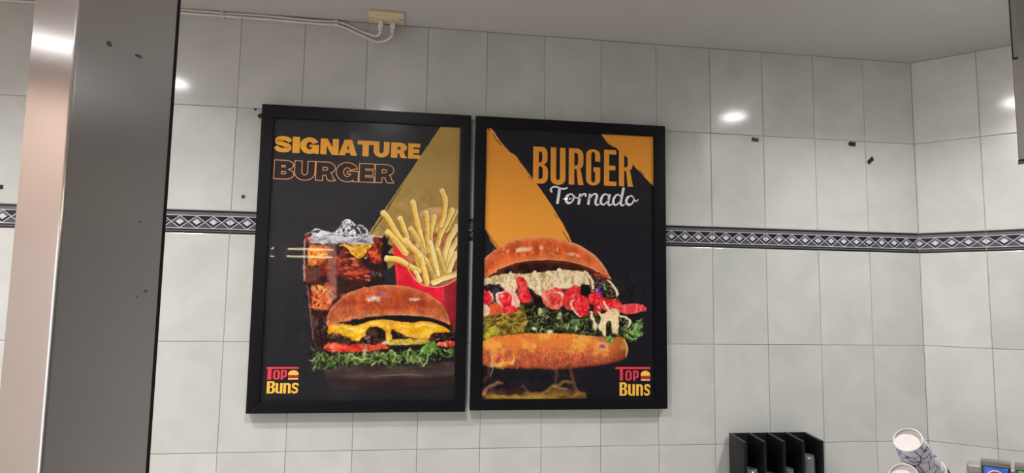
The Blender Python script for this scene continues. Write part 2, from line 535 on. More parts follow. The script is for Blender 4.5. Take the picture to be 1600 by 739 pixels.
# ------------------------------------------------------------------ black organiser with four slots
ox0, ox1, oy0, oy1, oz1 = -0.757, -0.477, -0.113, -0.010, ZD + 0.040
org = empty('cup_organizer', ((ox0 + ox1) / 2, (oy0 + oy1) / 2, WT))
def loc(mb):
    mb.v = [(x - org.location.x, y - org.location.y, z - WT) for x, y, z in mb.v]
    return mb
drop = 0.010
th = 0.011
def side(x0, x1, name):
    mb = MB().add([(x0, oy0, WT), (x1, oy0, WT), (x1, oy1, WT), (x0, oy1, WT), (x0, oy0, oz1 - drop), (x1, oy0, oz1 - drop), (x1, oy1, oz1), (x0, oy1, oz1)],
                  [(0, 3, 2, 1), (4, 5, 6, 7), (0, 1, 5, 4), (1, 2, 6, 5), (2, 3, 7, 6), (3, 0, 4, 7)])
    return loc(mb).build(name, M['black_plastic'], org, bevel=0.0012)
loc(MB().box(ox0 + 0.012, ox1 - 0.012, oy1 - 0.005, oy1, WT + 0.004, oz1 - 0.001)).build('back_panel', M['black_plastic'], org, bevel=0.001)
pitch = (ox1 - ox0 - th) / 4
for k in range(5):
    side(ox0 + k * pitch, ox0 + k * pitch + th, 'side_panel' if k in (0, 4) else 'divider')
loc(MB().box(ox0 + 0.012, ox1 - 0.012, oy0, oy1 - 0.006, WT, WT + 0.004)).build('base_plate', M['black_plastic'], org)
tag(org, 'black open-fronted organiser with four narrow slots against the tiled wall', 'organizer')

M['clear'] = mat('clear_plastic', (0.75, 0.77, 0.8), 0.12, trans=0.85)
M['clear'].node_tree.nodes['Principled BSDF'].inputs['IOR'].default_value = 1.25
def clear_cup(k, top, label, rr=0.024, tilt=0.0):
    x = ox0 + th + (k + 0.5) * pitch - th / 2
    y = oy0 + 0.036
    h = top - (WT + 0.004)
    c = empty('clear_cup', (x, y, WT + 0.004))
    n = max(2, int(h / 0.075))
    MB().lathe([(rr * 1.06, 0.0), (rr * 1.1, 0.002), (rr * 1.06, 0.006), (rr, h - 0.008), (rr * 0.93, h - 0.006), (rr * 0.93, h), (rr * 0.80, h - 0.001), (rr * 0.78, h - 0.005),
                (0.001, h - 0.0055)], 28).build('cup_body', M['clear'], c, smooth=True)
    for j in range(3):
        MB().lathe([(rr * 1.0, h * 0.45 + j * 0.012), (rr * 1.035, h * 0.45 + j * 0.012 + 0.002), (rr * 1.0, h * 0.45 + j * 0.012 + 0.004)], 28).build('ridge', M['clear'], c, smooth=True)
    tag(c, label, 'cup', 'clear cups in the organiser slots')
clear_cup(0, ZD - 0.062, 'clear plastic cup upside down in the organiser slot nearest the posters')
clear_cup(1, ZD - 0.078, 'lowest clear plastic cup, in the second organiser slot from the posters')
clear_cup(2, ZD - 0.064, 'small clear plastic cup in the third organiser slot from the posters', rr=0.017)
clear_cup(3, ZD - 0.022, 'tallest clear plastic cup, in the organiser slot nearest the wall corner')

# ------------------------------------------------------------------ paper cups, two leaning stacks in a holder
def paper_material():
    m, nt, b = new_mat('printed_paper')
    N, Lk = nt.nodes, nt.links
    tc = N.new('ShaderNodeTexCoord')
    def lines(scale, rnd, width, off):
        mp = N.new('ShaderNodeMapping'); mp.inputs['Scale'].default_value = scale; mp.inputs['Location'].default_value = off
        Lk.new(tc.outputs['Object'], mp.inputs[0])
        v = N.new('ShaderNodeTexVoronoi'); v.feature = 'DISTANCE_TO_EDGE'; v.inputs['Scale'].default_value = 1.0; v.inputs['Randomness'].default_value = rnd
        Lk.new(mp.outputs[0], v.inputs['Vector'])
        lt = N.new('ShaderNodeMapRange'); lt.inputs['From Min'].default_value = width * 0.6; lt.inputs['From Max'].default_value = width
        lt.inputs['To Min'].default_value = 1; lt.inputs['To Max'].default_value = 0
        Lk.new(v.outputs['Distance'], lt.inputs['Value'])
        return lt
    a = lines((30, 30, 44), 1.0, 0.040, (0.3, 0.1, 0))
    c = lines((17, 17, 22), 0.9, 0.022, (2.3, 4.1, 1))
    mxm = N.new('ShaderNodeMath'); mxm.operation = 'MAXIMUM'
    Lk.new(a.outputs[0], mxm.inputs[0]); Lk.new(c.outputs[0], mxm.inputs[1])
    mix = N.new('ShaderNodeMix'); mix.data_type = 'RGBA'
    mix.inputs['A'].default_value = (*rgb(206, 206, 216), 1)
    mix.inputs['B'].default_value = (*rgb(38, 38, 92), 1)
    Lk.new(mxm.outputs[0], mix.inputs['Factor'])
    Lk.new(mix.outputs['Result'], b.inputs['Base Color'])
    b.inputs['Roughness'].default_value = 0.45
    return m
M['paper_print'] = paper_material()
M['paper_white'] = mat('white_paper', rgb(208, 201, 199), 0.5)
CUP_L, CUP_RB, CUP_RM = 0.150, 0.0335, 0.046
def paper_cup(base, axis, label, group):
    z = Vector(axis).normalized()
    x = z.orthogonal().normalized()
    c = empty('paper_cup', base)
    c.rotation_mode = 'QUATERNION'
    y = z.cross(x)
    c.rotation_quaternion = Matrix((x, y, z)).transposed().to_quaternion()
    # local z runs from the base to the mouth
    MB().lathe([(CUP_RB, 0.004), (CUP_RM, CUP_L - 0.004), (CUP_RM - 0.0006, CUP_L - 0.004), (CUP_RB - 0.0008, 0.008)], 48).build('cup_wall', M['paper_print'], c, smooth=True)
    MB().lathe([(CUP_RB, 0.004), (CUP_RB + 0.0002, 0.0), (CUP_RB - 0.0016, -0.0006), (CUP_RB - 0.0028, 0.001), (CUP_RB - 0.0030, 0.007), (0.0005, 0.0075)], 48).build('cup_base', M['paper_white'], c, smooth=True)
    MB().lathe([(CUP_RM - 0.0008, CUP_L - 0.005), (CUP_RM + 0.0012, CUP_L - 0.005), (CUP_RM + 0.0026, CUP_L - 0.0025), (CUP_RM + 0.0012, CUP_L), (CUP_RM - 0.0008, CUP_L)], 48).build('rolled_rim', M['paper_white'], c, smooth=True)
    tag(c, label, 'cup', group)
    return c
AX = Vector((0.648, 0.390, -0.654)).normalized()
B1 = Vector((-0.5838, -0.6235, 1.2593))
B2 = Vector((-0.6295, -0.6598, 1.1814))
paper_cup(B1, AX, 'upper blue-lined paper cup leaning base up beside the wall corner', 'paper cups')
paper_cup(B2, AX, 'lower paper cup of which only the white base shows, beside the blue-lined one', 'paper cups')
for B, w in ((B1, 'upper'), (B2, 'lower')):
    pass
# holder: two open sleeves on a stand
hold = empty('cup_holder', (B2.x + 0.10, B2.y + 0.03, WT))
def lo(p):
    return Vector(p) - hold.location
for B in (B1, B2):
    s = lo(B + AX * (CUP_L - 0.012))
    x = AX.orthogonal().normalized(); y = AX.cross(x)
    Mx = Matrix((x, y, AX)).transposed().to_4x4(); Mx.translation = s
    MB().lathe([(0.0495, 0.034), (0.0495, 0.12), (0.0510, 0.12), (0.0510, 0.034), (0.0495, 0.034)], 36, Mx).build('sleeve', M['black_plastic'], hold, smooth=True)
    e = lo(B + AX * (CUP_L + 0.05))
    MB().box(e.x - 0.012, e.x + 0.012, e.y - 0.012, e.y + 0.012, 0.006, max(e.z, 0.03)).build('post', M['dark_metal'], hold)
MB().box(-0.10, 0.16, -0.08, 0.14, 0.0, 0.008).build('foot_plate', M['dark_metal'], hold, bevel=0.002)
tag(hold, 'black slanted sleeve holder carrying the paper cups above the counter', 'cup holder')

# ------------------------------------------------------------------ soda tower: header bar with badged valves
V0 = Vector((-0.2721, -0.5079, 1.1763))
tower = empty('soda_tower', (V0.x, V0.y, WT), -AR)
# local frame: x along the right wall away from the corner, y towards the wall (-N), z up
vz = V0.z - WT
M['valve_grey'] = mat('valve_grey', rgb(112, 108, 102), 0.4, metal=0.3)
M['badge_blue'] = mat('badge_blue', rgb(40, 98, 190), 0.3, coat=0.4)
M['badge_green'] = mat('badge_green', rgb(58, 150, 66), 0.3, coat=0.4)
M['badge_lime'] = mat('badge_lime', rgb(120, 205, 105), 0.3, coat=0.4)
M['badge_red'] = mat('badge_red', rgb(206, 30, 44), 0.3, coat=0.4)
M['badge_white'] = mat('badge_white', rgb(238, 238, 242), 0.3, coat=0.4)
M['badge_dkgreen'] = mat('badge_dark_green', rgb(20, 84, 40), 0.3, coat=0.4)
MB().box(-0.034, 0.30, 0.035, 0.105, vz - 0.085, vz - 0.022).build('header_bar', M['grey_metal'], tower, bevel=0.006, segs=3)
for px in (0.02, 0.22):
    MB().lathe([(0.028, 0.0), (0.028, vz - 0.07)], 24, Matrix.Translation((px, 0.08, 0)), cap=True).build('pedestal', M['grey_metal'], tower, smooth=True)
MB().box(-0.05, 0.30, -0.02, 0.16, 0.0, 0.012).build('drip_tray', M['dark_metal'], tower, bevel=0.002)
def badge(px, kind):
    w, h = 0.066, 0.100
    body = MB().box(px, px + w, 0.0, 0.04, vz - h, vz).build('valve', M['valve_grey'], tower, bevel=0.003)
    MB().box(px + 0.003, px + w - 0.002, -0.0015, 0.001, vz - h + 0.004, vz - 0.0125).build('badge_recess', M['trim_black'], body)
    bx0, bx1, bz0, bz1 = px + 0.0055, px + w - 0.006, vz - h + 0.008, vz - 0.0145
    MB().box(bx0, bx1, -0.0035, -0.001, bz0, bz1).build('badge_plate', M['badge_blue' if kind else 'badge_green'], body, bevel=0.0008)
    cx, cz, R = (bx0 + bx1) / 2, bz1 - 0.0065 - 0.0205, 0.0205
    disc = lambda rr, y, a0=0, a1=360, n=40: MB().add([(cx + rr * math.cos(math.radians(a0 + (a1 - a0) * i / n)), y, cz + rr * math.sin(math.radians(a0 + (a1 - a0) * i / n))) for i in range(n + 1)], [tuple(range(n + 1))])
    if kind:
        disc(R, -0.0038).build('emblem_disc', M['badge_white'], body)
        disc(R * 0.86, -0.0041, 22, 158).build('emblem_top', M['badge_red'], body)
        disc(R * 0.86, -0.0041, 202, 338).build('emblem_bottom', M['badge_blue'], body)
    else:
        MB().add([(cx + R * 1.15 * math.cos(math.radians(a)), -0.0038, cz + R * 0.9 * math.sin(math.radians(a))) for a in range(0, 360, 9)], [tuple(range(40))]).build('emblem_disc', M['badge_lime'], body)
        for k in range(4):
            MB().box(cx - 0.016 + k * 0.0085, cx - 0.0105 + k * 0.0085, -0.0042, -0.0038, cz + 0.002 + k * 0.0006, cz + 0.010 + k * 0.0006).build('emblem_stroke', M['badge_dkgreen'], body)
    MB().box(px + 0.018, px + w - 0.018, 0.008, 0.034, vz - h - 0.028, vz - h).build('nozzle', M['trim_black'], body, bevel=0.004)
badge(0.0, True)
badge(0.0745, False)
badge(0.149, True)
tag(tower, 'grey soda tower with blue and green badged valves at the lower corner', 'soda dispenser')

# ------------------------------------------------------------------ hanging display cut by the picture edge
H0 = Vector((-0.4626, -0.8608, 1.9290))
hang = empty('hanging_panel', (H0.x, H0.y, H0.z), -AR)
MB().box(0.0, 0.50, 0.0, 0.035, 0.0, CEIL - H0.z - 0.002).build('panel_body', M['grey_metal'], hang, bevel=0.003)
MB().box(-0.0012, 0.50, -0.0015, 0.036, -0.004, 0.0).build('lower_edge', M['dark_metal'], hang)
S0 = Vector((-0.5172, -0.9151, 2.1436)) - H0
s_loc = Matrix.Rotation(AR, 3, 'Z') @ S0
MB().box(s_loc.x, s_loc.x + 0.010, s_loc.y - 0.002, s_loc.y + 0.006, s_loc.z + 0.002, CEIL - H0.z - 0.002).build('hanger_strap', M['grey_metal'], hang)
MB().box(s_loc.x - 0.0022, s_loc.x, s_loc.y - 0.003, s_loc.y + 0.007, s_loc.z, CEIL - H0.z - 0.002).box(s_loc.x - 0.0022, s_loc.x + 0.008, s_loc.y - 0.003, s_loc.y + 0.007, s_loc.z - 0.001, s_loc.z + 0.002).build('strap_edge', M['dark_metal'], hang)
tag(hang, 'grey metal panel hanging from the ceiling at the picture edge', 'hanging panel')

# ------------------------------------------------------------------ ceiling socket, plugs, cables, clips
sock = empty('ceiling_socket', (-1.937, -0.066, CEIL))
MB().box(-0.057, 0.057, -0.043, 0.043, -0.010, 0.0).build('face_plate', M['beige_plastic'], sock, bevel=0.003)
MB().box(-0.034, 0.036, -0.026, 0.030, -0.0125, -0.009).build('socket_insert', M['beige_plastic'], sock, bevel=0.0015)
for sx in (-0.047, 0.047):
    MB().lathe([(0.0035, -0.0115), (0.0035, -0.0095)], 12, Matrix.Translation((sx, 0, 0)), cap=True).build('screw', M['grey_metal'], sock)
tag(sock, 'beige double socket mounted on the ceiling above the drink poster', 'socket')
PL = [(-1.956, -0.052), (-1.918, -0.040)]
for i, (x, y) in enumerate(PL):
    pg = empty('plug', (x, y, CEIL - 0.0125))
    MB().box(-0.008, 0.008, -0.010, 0.010, -0.020, 0.0).build('plug_body', M['white_plastic'], pg, bevel=0.003)
    MB().lathe([(0.0058, -0.034), (0.0065, -0.019)], 14, cap=True).build('strain_relief', M['white_plastic'], pg, smooth=True)
    tag(pg, ('white plug nearer the steel column' if i == 0 else 'white plug farther from the steel column') + ' in the ceiling socket', 'plug', 'plugs in the ceiling socket')
zc = CEIL
def cable(pts, label):
    o = MB().tube(smooth_path(pts, 10), 0.0042, 10).build('power_cable', M['cable'], smooth=True)
    tag(o, label, 'cable', 'white cables under the ceiling')
x, y = PL[0]
cable([(x, y, zc - 0.046), (x - 0.002, y + 0.008, zc - 0.052), (x - 0.016, y + 0.030, zc - 0.052), (-2.000, -0.008, zc - 0.041), (-2.035, -0.006, zc - 0.028), (-2.070, -0.006, zc - 0.014), (-2.103, -0.006, zc - 0.0075),
       (-2.16, -0.006, zc - 0.009), (-2.25, -0.006, zc - 0.007), (-2.34, -0.006, zc - 0.005), (-2.46, -0.0055, zc - 0.006), (-2.60, -0.006, zc - 0.005), (-3.2, -0.006, zc - 0.006), (-4.39, -0.006, zc - 0.006)],
      'upper of two white cables running along the ceiling line from the socket')
x, y = PL[1]
cable([(x, y, zc - 0.046), (x - 0.003, y + 0.006, zc - 0.054), (x - 0.024, y + 0.024, zc - 0.065), (-1.972, -0.009, zc - 0.066), (-2.005, -0.007, zc - 0.053), (-2.040, -0.007, zc - 0.039), (-2.072, -0.007, zc - 0.026), (-2.103, -0.006, zc - 0.018),
       (-2.16, -0.007, zc - 0.019), (-2.25, -0.006, zc - 0.017), (-2.34, -0.007, zc - 0.016), (-2.46, -0.006, zc - 0.0155), (-2.60, -0.006, zc - 0.015), (-3.2, -0.006, zc - 0.016), (-4.39, -0.006, zc - 0.016)],
      'lower of two white cables running along the ceiling line from the socket')
for x, w in ((-2.103, 'near the socket'), (-2.458, 'near the steel column')):
    cl = empty('cable_clip', (x, -0.001, zc - 0.012))
    MB().box(-0.005, 0.005, -0.0125, 0.0, -0.0125, 0.0115).build('saddle', M['white_plastic'], cl, bevel=0.002)
    MB().lathe([(0.0026, 0), (0.0022, 0.002)], 10, Matrix.Translation((0, -0.0125, -0.002)) @ Matrix.Rotation(math.pi / 2, 4, 'X'), cap=True).build('nail_head', M['grey_metal'], cl)
    tag(cl, 'white cable clip ' + w + ' holding both cables', 'cable clip', 'cable clips')

# ------------------------------------------------------------------ black tape scraps and specks on the tiles
def scrap(x, z, w, h, rot, label, seed):
    rr = random.Random(seed)
    base = [(-.5, -.5), (-.15, -.46), (.2, -.52), (.5, -.42), (.47, .1), (.5, .48), (.1, .45), (-.3, .5), (-.48, .38), (-.52, 0)]
    P2 = []
    for a, b in base:
        a, b = (a + rr.uniform(-.06, .06)) * w, (b + rr.uniform(-.06, .06)) * h
        P2.append((a * math.cos(rot) - b * math.sin(rot), a * math.sin(rot) + b * math.cos(rot)))
    n = len(P2)
    vs = [(a, -0.0022, b) for a, b in P2] + [(a, -0.0004, b) for a, b in P2]
    fs = [tuple(range(n)), tuple(range(2 * n - 1, n - 1, -1))] + [(i, n + i, n + (i + 1) % n, (i + 1) % n) for i in range(n)]
    o = MB().add(vs, fs).build('tape_scrap', M['tape'])
    o.location = (x, 0, z)
    tag(o, label, 'tape', 'black tape scraps on the tiles')
scrap(-0.632, ZD + 1.060, 0.026, 0.013, -0.12, 'black tape scrap on the tile under the bright lamp reflection', 1)
scrap(-0.254, ZD + 1.063, 0.028, 0.016, -0.05, 'black tape scrap just under the top tile joint near the wall corner', 2)
scrap(-0.182, ZD + 1.005, 0.030, 0.015, 0.75, 'crumpled slanting black tape scrap nearest the wall corner', 3)
scrap(-2.366, ZD + 0.788, 0.010, 0.009, 0.3, 'tiny black speck above the border strip beside the drink poster', 4)
scrap(-3.062, ZD + 0.791, 0.012, 0.014, 0.1, 'black speck on the wall beyond the steel column, above the border strip', 5)
scrap(-2.325, ZD + 1.052, 0.020, 0.014, 0.6, 'black tape scrap peeking out behind the upper corner of the drink poster', 6)
scrap(-2.343, ZD + 1.071, 0.008, 0.005, 0.0, 'smallest black speck on the joint beside the drink poster top', 7)

# ------------------------------------------------------------------ poster print: painted on a fine flat grid, millimetres from the upper inner corner, y down
def vnoise(a, b, seed):
    ia, ib = np.floor(a).astype(np.int64), np.floor(b).astype(np.int64)
    fa, fb = a - ia, b - ib
    fa, fb = fa * fa * (3 - 2 * fa), fb * fb * (3 - 2 * fb)
    def h(i, j):
        n = (i * 374761393 + j * 668265263 + seed * 982451653) & 0x7fffffff
        n = ((n ^ (n >> 13)) * 1274126177) & 0x7fffffff
        return ((n ^ (n >> 16)) & 0xffff) / 65535.0
    return (h(ia, ib) * (1 - fa) + h(ia + 1, ib) * fa) * (1 - fb) + (h(ia, ib + 1) * (1 - fa) + h(ia + 1, ib + 1) * fa) * fb

def fbm(a, b, size, seed, octaves=4, stretch=(1, 1)):
    s, amp, tot = 0, 1.0, 0
    a, b = a / size / stretch[0], b / size / stretch[1]
    for k in range(octaves):
        s = s + amp * vnoise(a * 2 ** k + 17.3 * k, b * 2 ** k + 9.1 * k, seed + k)
        tot += amp
        amp *= 0.55
    return s / tot

def sstep(x, lo, hi):
    t = np.clip((x - lo) / (hi - lo), 0, 1)
    return t * t * (3 - 2 * t)

def c255(c):
    return np.array(c, float) / 255.0

def mixc(c0, c1, t):
    return c255(c0) * (1 - t[..., None]) + c255(c1) * t[..., None]

class Canvas:
    def __init__(self, w, h, step, gain=(0.62, 0.92)):
        self.gain = gain                     # light on the print at its top and bottom when its colours were read off
        self.nx, self.ny = int(round(w / step)) + 1, int(round(h / step)) + 1
        self.w, self.h = w, h
        self.xs, self.ys = np.linspace(0, w, self.nx), np.linspace(0, h, self.ny)
        self.C = np.zeros((self.ny, self.nx, 3))
    def win(self, x0, x1, y0, y1, pad):
        i0, i1 = np.searchsorted(self.xs, x0 - pad), np.searchsorted(self.xs, x1 + pad)
        j0, j1 = np.searchsorted(self.ys, y0 - pad), np.searchsorted(self.ys, y1 + pad)
        if i1 <= i0 or j1 <= j0:
            return None
        A, B = np.meshgrid(self.xs[i0:i1], self.ys[j0:j1])
        return (slice(j0, j1), slice(i0, i1)), A, B
    def put(self, sl, alpha, col):
        a = alpha[..., None]
        self.C[sl] = self.C[sl] * (1 - a) + (c255(col) if not isinstance(col, np.ndarray) else col) * a
    def fill(self, pts, col, soft=1.6, alpha=1.0, smooth=0, tex=None, rough=0.0, rsize=8.0, seed=3):
        P = np.array(smooth_path(pts, smooth, True) if smooth else pts, float)
        w = self.win(P[:, 0].min(), P[:, 0].max(), P[:, 1].min(), P[:, 1].max(), soft * 2 + rough)
        if w is None:
            return
        sl, A, B = w
        d2 = np.full(A.shape, 1e12)
        ins = np.zeros(A.shape, bool)
        for i in range(len(P)):
            (x0, y0), (x1, y1) = P[i], P[(i + 1) % len(P)]
            dx, dy = x1 - x0, y1 - y0
            L2 = dx * dx + dy * dy + 1e-12
            t = np.clip(((A - x0) * dx + (B - y0) * dy) / L2, 0, 1)
            d2 = np.minimum(d2, (A - x0 - t * dx) ** 2 + (B - y0 - t * dy) ** 2)
            if y0 != y1:
                ins ^= ((y0 > B) != (y1 > B)) & (A < (x1 - x0) * (B - y0) / (y1 - y0) + x0)
        d = np.sqrt(d2) * np.where(ins, 1, -1)
        if rough > 0:
            d = d + (fbm(A, B, rsize, seed, 3) - 0.5) * 2 * rough
        m = sstep(d, -soft / 2, soft / 2) * alpha
        c = tex(A, B, d) if tex else col
        if isinstance(c, tuple) and len(c) == 2:
            c, k = c
            m = m * k
        self.put(sl, m, c)
    def stroke(self, pts, width, col, soft=1.4, alpha=1.0, smooth=6, tex=None, taper=None):
        """width: number or list per point; tex(A, B, d, s, u): d distance inside, s 0..1 along, u -1..1 across"""
        n = len(pts)
        ws = list(width) if isinstance(width, (list, tuple)) else [width] * n
        Q = [(p[0], p[1], w) for p, w in zip(pts, ws)]
        Q = np.array(smooth_path(Q, smooth) if smooth and n > 2 else Q, float)
        mw = Q[:, 2].max()
        w = self.win(Q[:, 0].min(), Q[:, 0].max(), Q[:, 1].min(), Q[:, 1].max(), mw + soft)
        if w is None:
            return
        sl, A, B = w
        best = np.full(A.shape, -1e9); S = np.zeros(A.shape); U = np.zeros(A.shape)
        for i in range(len(Q) - 1):
            x0, y0, w0 = Q[i]; x1, y1, w1 = Q[i + 1]
            dx, dy = x1 - x0, y1 - y0
            L2 = dx * dx + dy * dy + 1e-12
            t = np.clip(((A - x0) * dx + (B - y0) * dy) / L2, 0, 1)
            ex, ey = A - x0 - t * dx, B - y0 - t * dy
            hw = (w0 + (w1 - w0) * t) / 2
            d = hw - np.sqrt(ex * ex + ey * ey)
            k = d > best
            best = np.where(k, d, best)
            S = np.where(k, (i + t) / (len(Q) - 1), S)
            U = np.where(k, (dx * ey - dy * ex) / math.sqrt(L2) / np.maximum(hw, 1e-6), U)
        m = sstep(best, -soft / 2, soft / 2) * alpha
        self.put(sl, m, tex(A, B, best, S, U) if tex else col)
    def blob(self, c, rx, ry, col, alpha=1.0, rot=0.0, power=1.0, rough=0.0, seed=1):
        R = max(rx, ry) * 1.3
        w = self.win(c[0] - R, c[0] + R, c[1] - R, c[1] + R, 0)
        if w is None:
            return
        sl, A, B = w
        ca, sa = math.cos(rot), math.sin(rot)
        u, v = ((A - c[0]) * ca + (B - c[1]) * sa) / rx, (-(A - c[0]) * sa + (B - c[1]) * ca) / ry
        q = np.sqrt(u * u + v * v)
        if rough:
            q = q + (fbm(A, B, max(rx, ry) * 0.5, seed, 3) - 0.5) * rough
        self.put(sl, np.clip(1 - q, 0, 1) ** power * alpha if power != 0 else sstep(1 - q, 0, 0.15) * alpha, col)
    def weather(self, x0, x1, y0, y1, fade, amp, size, seed, lum=0.12, big=0.10):
        """break up painted edges and flat tones inside a box: small warp plus mottling"""
        w = self.win(x0, x1, y0, y1, 0)
        sl, A, B = w
        m = sstep(np.minimum(np.minimum(A - x0, x1 - A), np.minimum(B - y0, y1 - B)), 0, fade)
        dx = (fbm(A, B, size, seed, 3) - 0.5) * 2 * amp * m
        dy = (fbm(A, B, size, seed + 50, 3) - 0.5) * 2 * amp * m
        sx = np.clip((A + dx) / self.w * (self.nx - 1), 0, self.nx - 1.001)
        sy = np.clip((B + dy) / self.h * (self.ny - 1), 0, self.ny - 1.001)
        i, j = sx.astype(int), sy.astype(int)
        fx, fy = (sx - i)[..., None], (sy - j)[..., None]
        C = self.C.copy()
        c = (C[j, i] * (1 - fx) + C[j, i + 1] * fx) * (1 - fy) + (C[j + 1, i] * (1 - fx) + C[j + 1, i + 1] * fx) * fy
        k = 1 + m * ((fbm(A, B, 5.0, seed + 7, 3) - 0.5) * 2 * lum + (fbm(A, B, 24.0, seed + 8, 3) - 0.5) * 2 * big)
        self.C[sl] = np.clip(c * k[..., None], 0, 1)
    def build(self, name, material, parent):
        nx, ny = self.nx, self.ny
        A, B = np.meshgrid(self.xs, self.ys)
        co = np.zeros((ny * nx, 3), np.float32)
        co[:, 0] = A.ravel() / 1000; co[:, 2] = -B.ravel() / 1000
        idx = np.arange(ny * nx).reshape(ny, nx)
        q = np.stack([idx[1:, :-1], idx[1:, 1:], idx[:-1, 1:], idx[:-1, :-1]], -1).reshape(-1, 4)
        me = bpy.data.meshes.new(name)
        nf = len(q)
        me.vertices.add(ny * nx); me.loops.add(nf * 4); me.polygons.add(nf)
        me.vertices.foreach_set('co', co.ravel())
        me.loops.foreach_set('vertex_index', q.ravel().astype(np.int32))
        me.polygons.foreach_set('loop_start', (np.arange(nf) * 4).astype(np.int32))
        me.polygons.foreach_set('loop_total', np.full(nf, 4, np.int32))
        me.update()
        c = np.clip(self.C, 0, 1)
        lin = np.where(c <= 0.04045, c / 12.92, ((c + 0.055) / 1.055) ** 2.4)
        gain = self.gain[0] + (self.gain[1] - self.gain[0]) * (self.ys / self.h)[:, None, None]
        lin = np.maximum(lin - PRINT_HAZE, 0.002) / gain
        lin = lin / np.maximum(1, lin.max(-1, keepdims=True) / 0.93)
        at = me.color_attributes.new('ink', 'FLOAT_COLOR', 'POINT')
        buf = np.ones((ny * nx, 4), np.float32)
        buf[:, :3] = lin.reshape(-1, 3)
        at.data.foreach_set('color', buf.ravel())
        me.materials.append(material)
        o = bpy.data.objects.new(name, me)
        COL.objects.link(o)
        o.parent = parent
        return o
PRINT_HAZE = 0.014

def ink_material():
    m, nt, b = new_mat('poster_ink')
    at = nt.nodes.new('ShaderNodeAttribute')
    at.attribute_name = 'ink'
    nt.links.new(at.outputs['Color'], b.inputs['Base Color'])
    b.inputs['Roughness'].default_value = 0.6
    b.inputs['Specular IOR Level'].default_value = 0.15
    return m
M['ink'] = ink_material()
def ink(name, r, g, b, gain=0.66):
    l = [max(v - PRINT_HAZE, 0.002) / gain for v in rgb(r, g, b)]
    k = max(1, max(l) / 0.93)
    return mat(name, tuple(v / k for v in l), 0.6, spec=0.15)

# ---------------- painted food textures
def tex_bun(top, light=(222, 160, 118), mid=(188, 88, 52), low=(206, 112, 66), h=110.0, seed=5):
    def f(A, B, d):
        t = np.clip((B - top) / h, 0, 1)
        c = mixc(mid, low, sstep(t, 0.55, 1.0))
        rim = np.exp(-np.maximum(d, 0) / 9.0)
        c = c * (1 - 0.75 * rim[..., None]) + c255(light) * 0.75 * rim[..., None]
        n = fbm(A, B, 22, seed, 4, (1.0, 1.8)) - 0.5
        fine = fbm(A, B, 5, seed + 9, 3) - 0.5
        return np.clip(c * (1 + 0.35 * n[..., None] + 0.16 * fine[..., None]), 0, 1)
    return f

def tex_noise(c0, c1, size, seed, lo=0.35, hi=0.65, stretch=(1, 1), c2=None, lo2=0.6, hi2=0.75):
    def f(A, B, d):
        n = fbm(A, B, size, seed, 4, stretch)
        c = mixc(c0, c1, sstep(n, lo, hi))
        if c2 is not None:
            k = sstep(fbm(A, B, size * 0.7, seed + 31, 4, stretch), lo2, hi2)[..., None]
            c = c * (1 - k) + c255(c2) * k
        return c
    return f

def fry(cv, pts, w, seed, tone=1.0, pale=False):
    base, lit, dark = ((236, 196, 92), (250, 228, 150), (196, 140, 58)) if not pale else ((240, 212, 130), (252, 238, 186), (206, 156, 84))
    def tx(A, B, d, s, u):
        n = fbm(A, B, 9, seed, 3)
        c = mixc(base, lit, sstep(-u + 0.5 * (n - 0.5), -0.1, 0.8))
        k = sstep(u + 0.4 * (n - 0.5), 0.2, 1.0)[..., None]
        c = c * (1 - k) + c255(dark) * k
        e = (np.exp(-s * 14) * 0.6)[..., None]
        c = c * (1 - e) + c255((250, 232, 170)) * e
        return np.clip(c * tone, 0, 1)
    cv.stroke([(x + 1.5, y + 1) for x, y in pts], w + 3, (120, 72, 30), soft=5, alpha=0.55)
    cv.stroke(pts, w, None, soft=1.8, tex=tx)

def leaf_curls(cv, x0, x1, y0, y1, n, seed, cols, size=14):
    rr = random.Random(seed)
    for k in range(n):
        x, y = rr.uniform(x0, x1), rr.uniform(y0, y1)
        a = rr.uniform(0, 6.28)
        L = size * rr.uniform(0.6, 1.5)
        bend = rr.uniform(-1.4, 1.4)
        P = [(x, y)]
        for j in range(4):
            a += bend * 0.5
            P.append((P[-1][0] + math.cos(a) * L / 4, P[-1][1] + math.sin(a) * L / 4))
        w = rr.uniform(1.6, 4.5)
        cv.stroke(P, [w * 0.4, w, w * 1.1, w, w * 0.4], rr.choice(cols), soft=2.0, alpha=rr.uniform(0.55, 0.95), smooth=4)

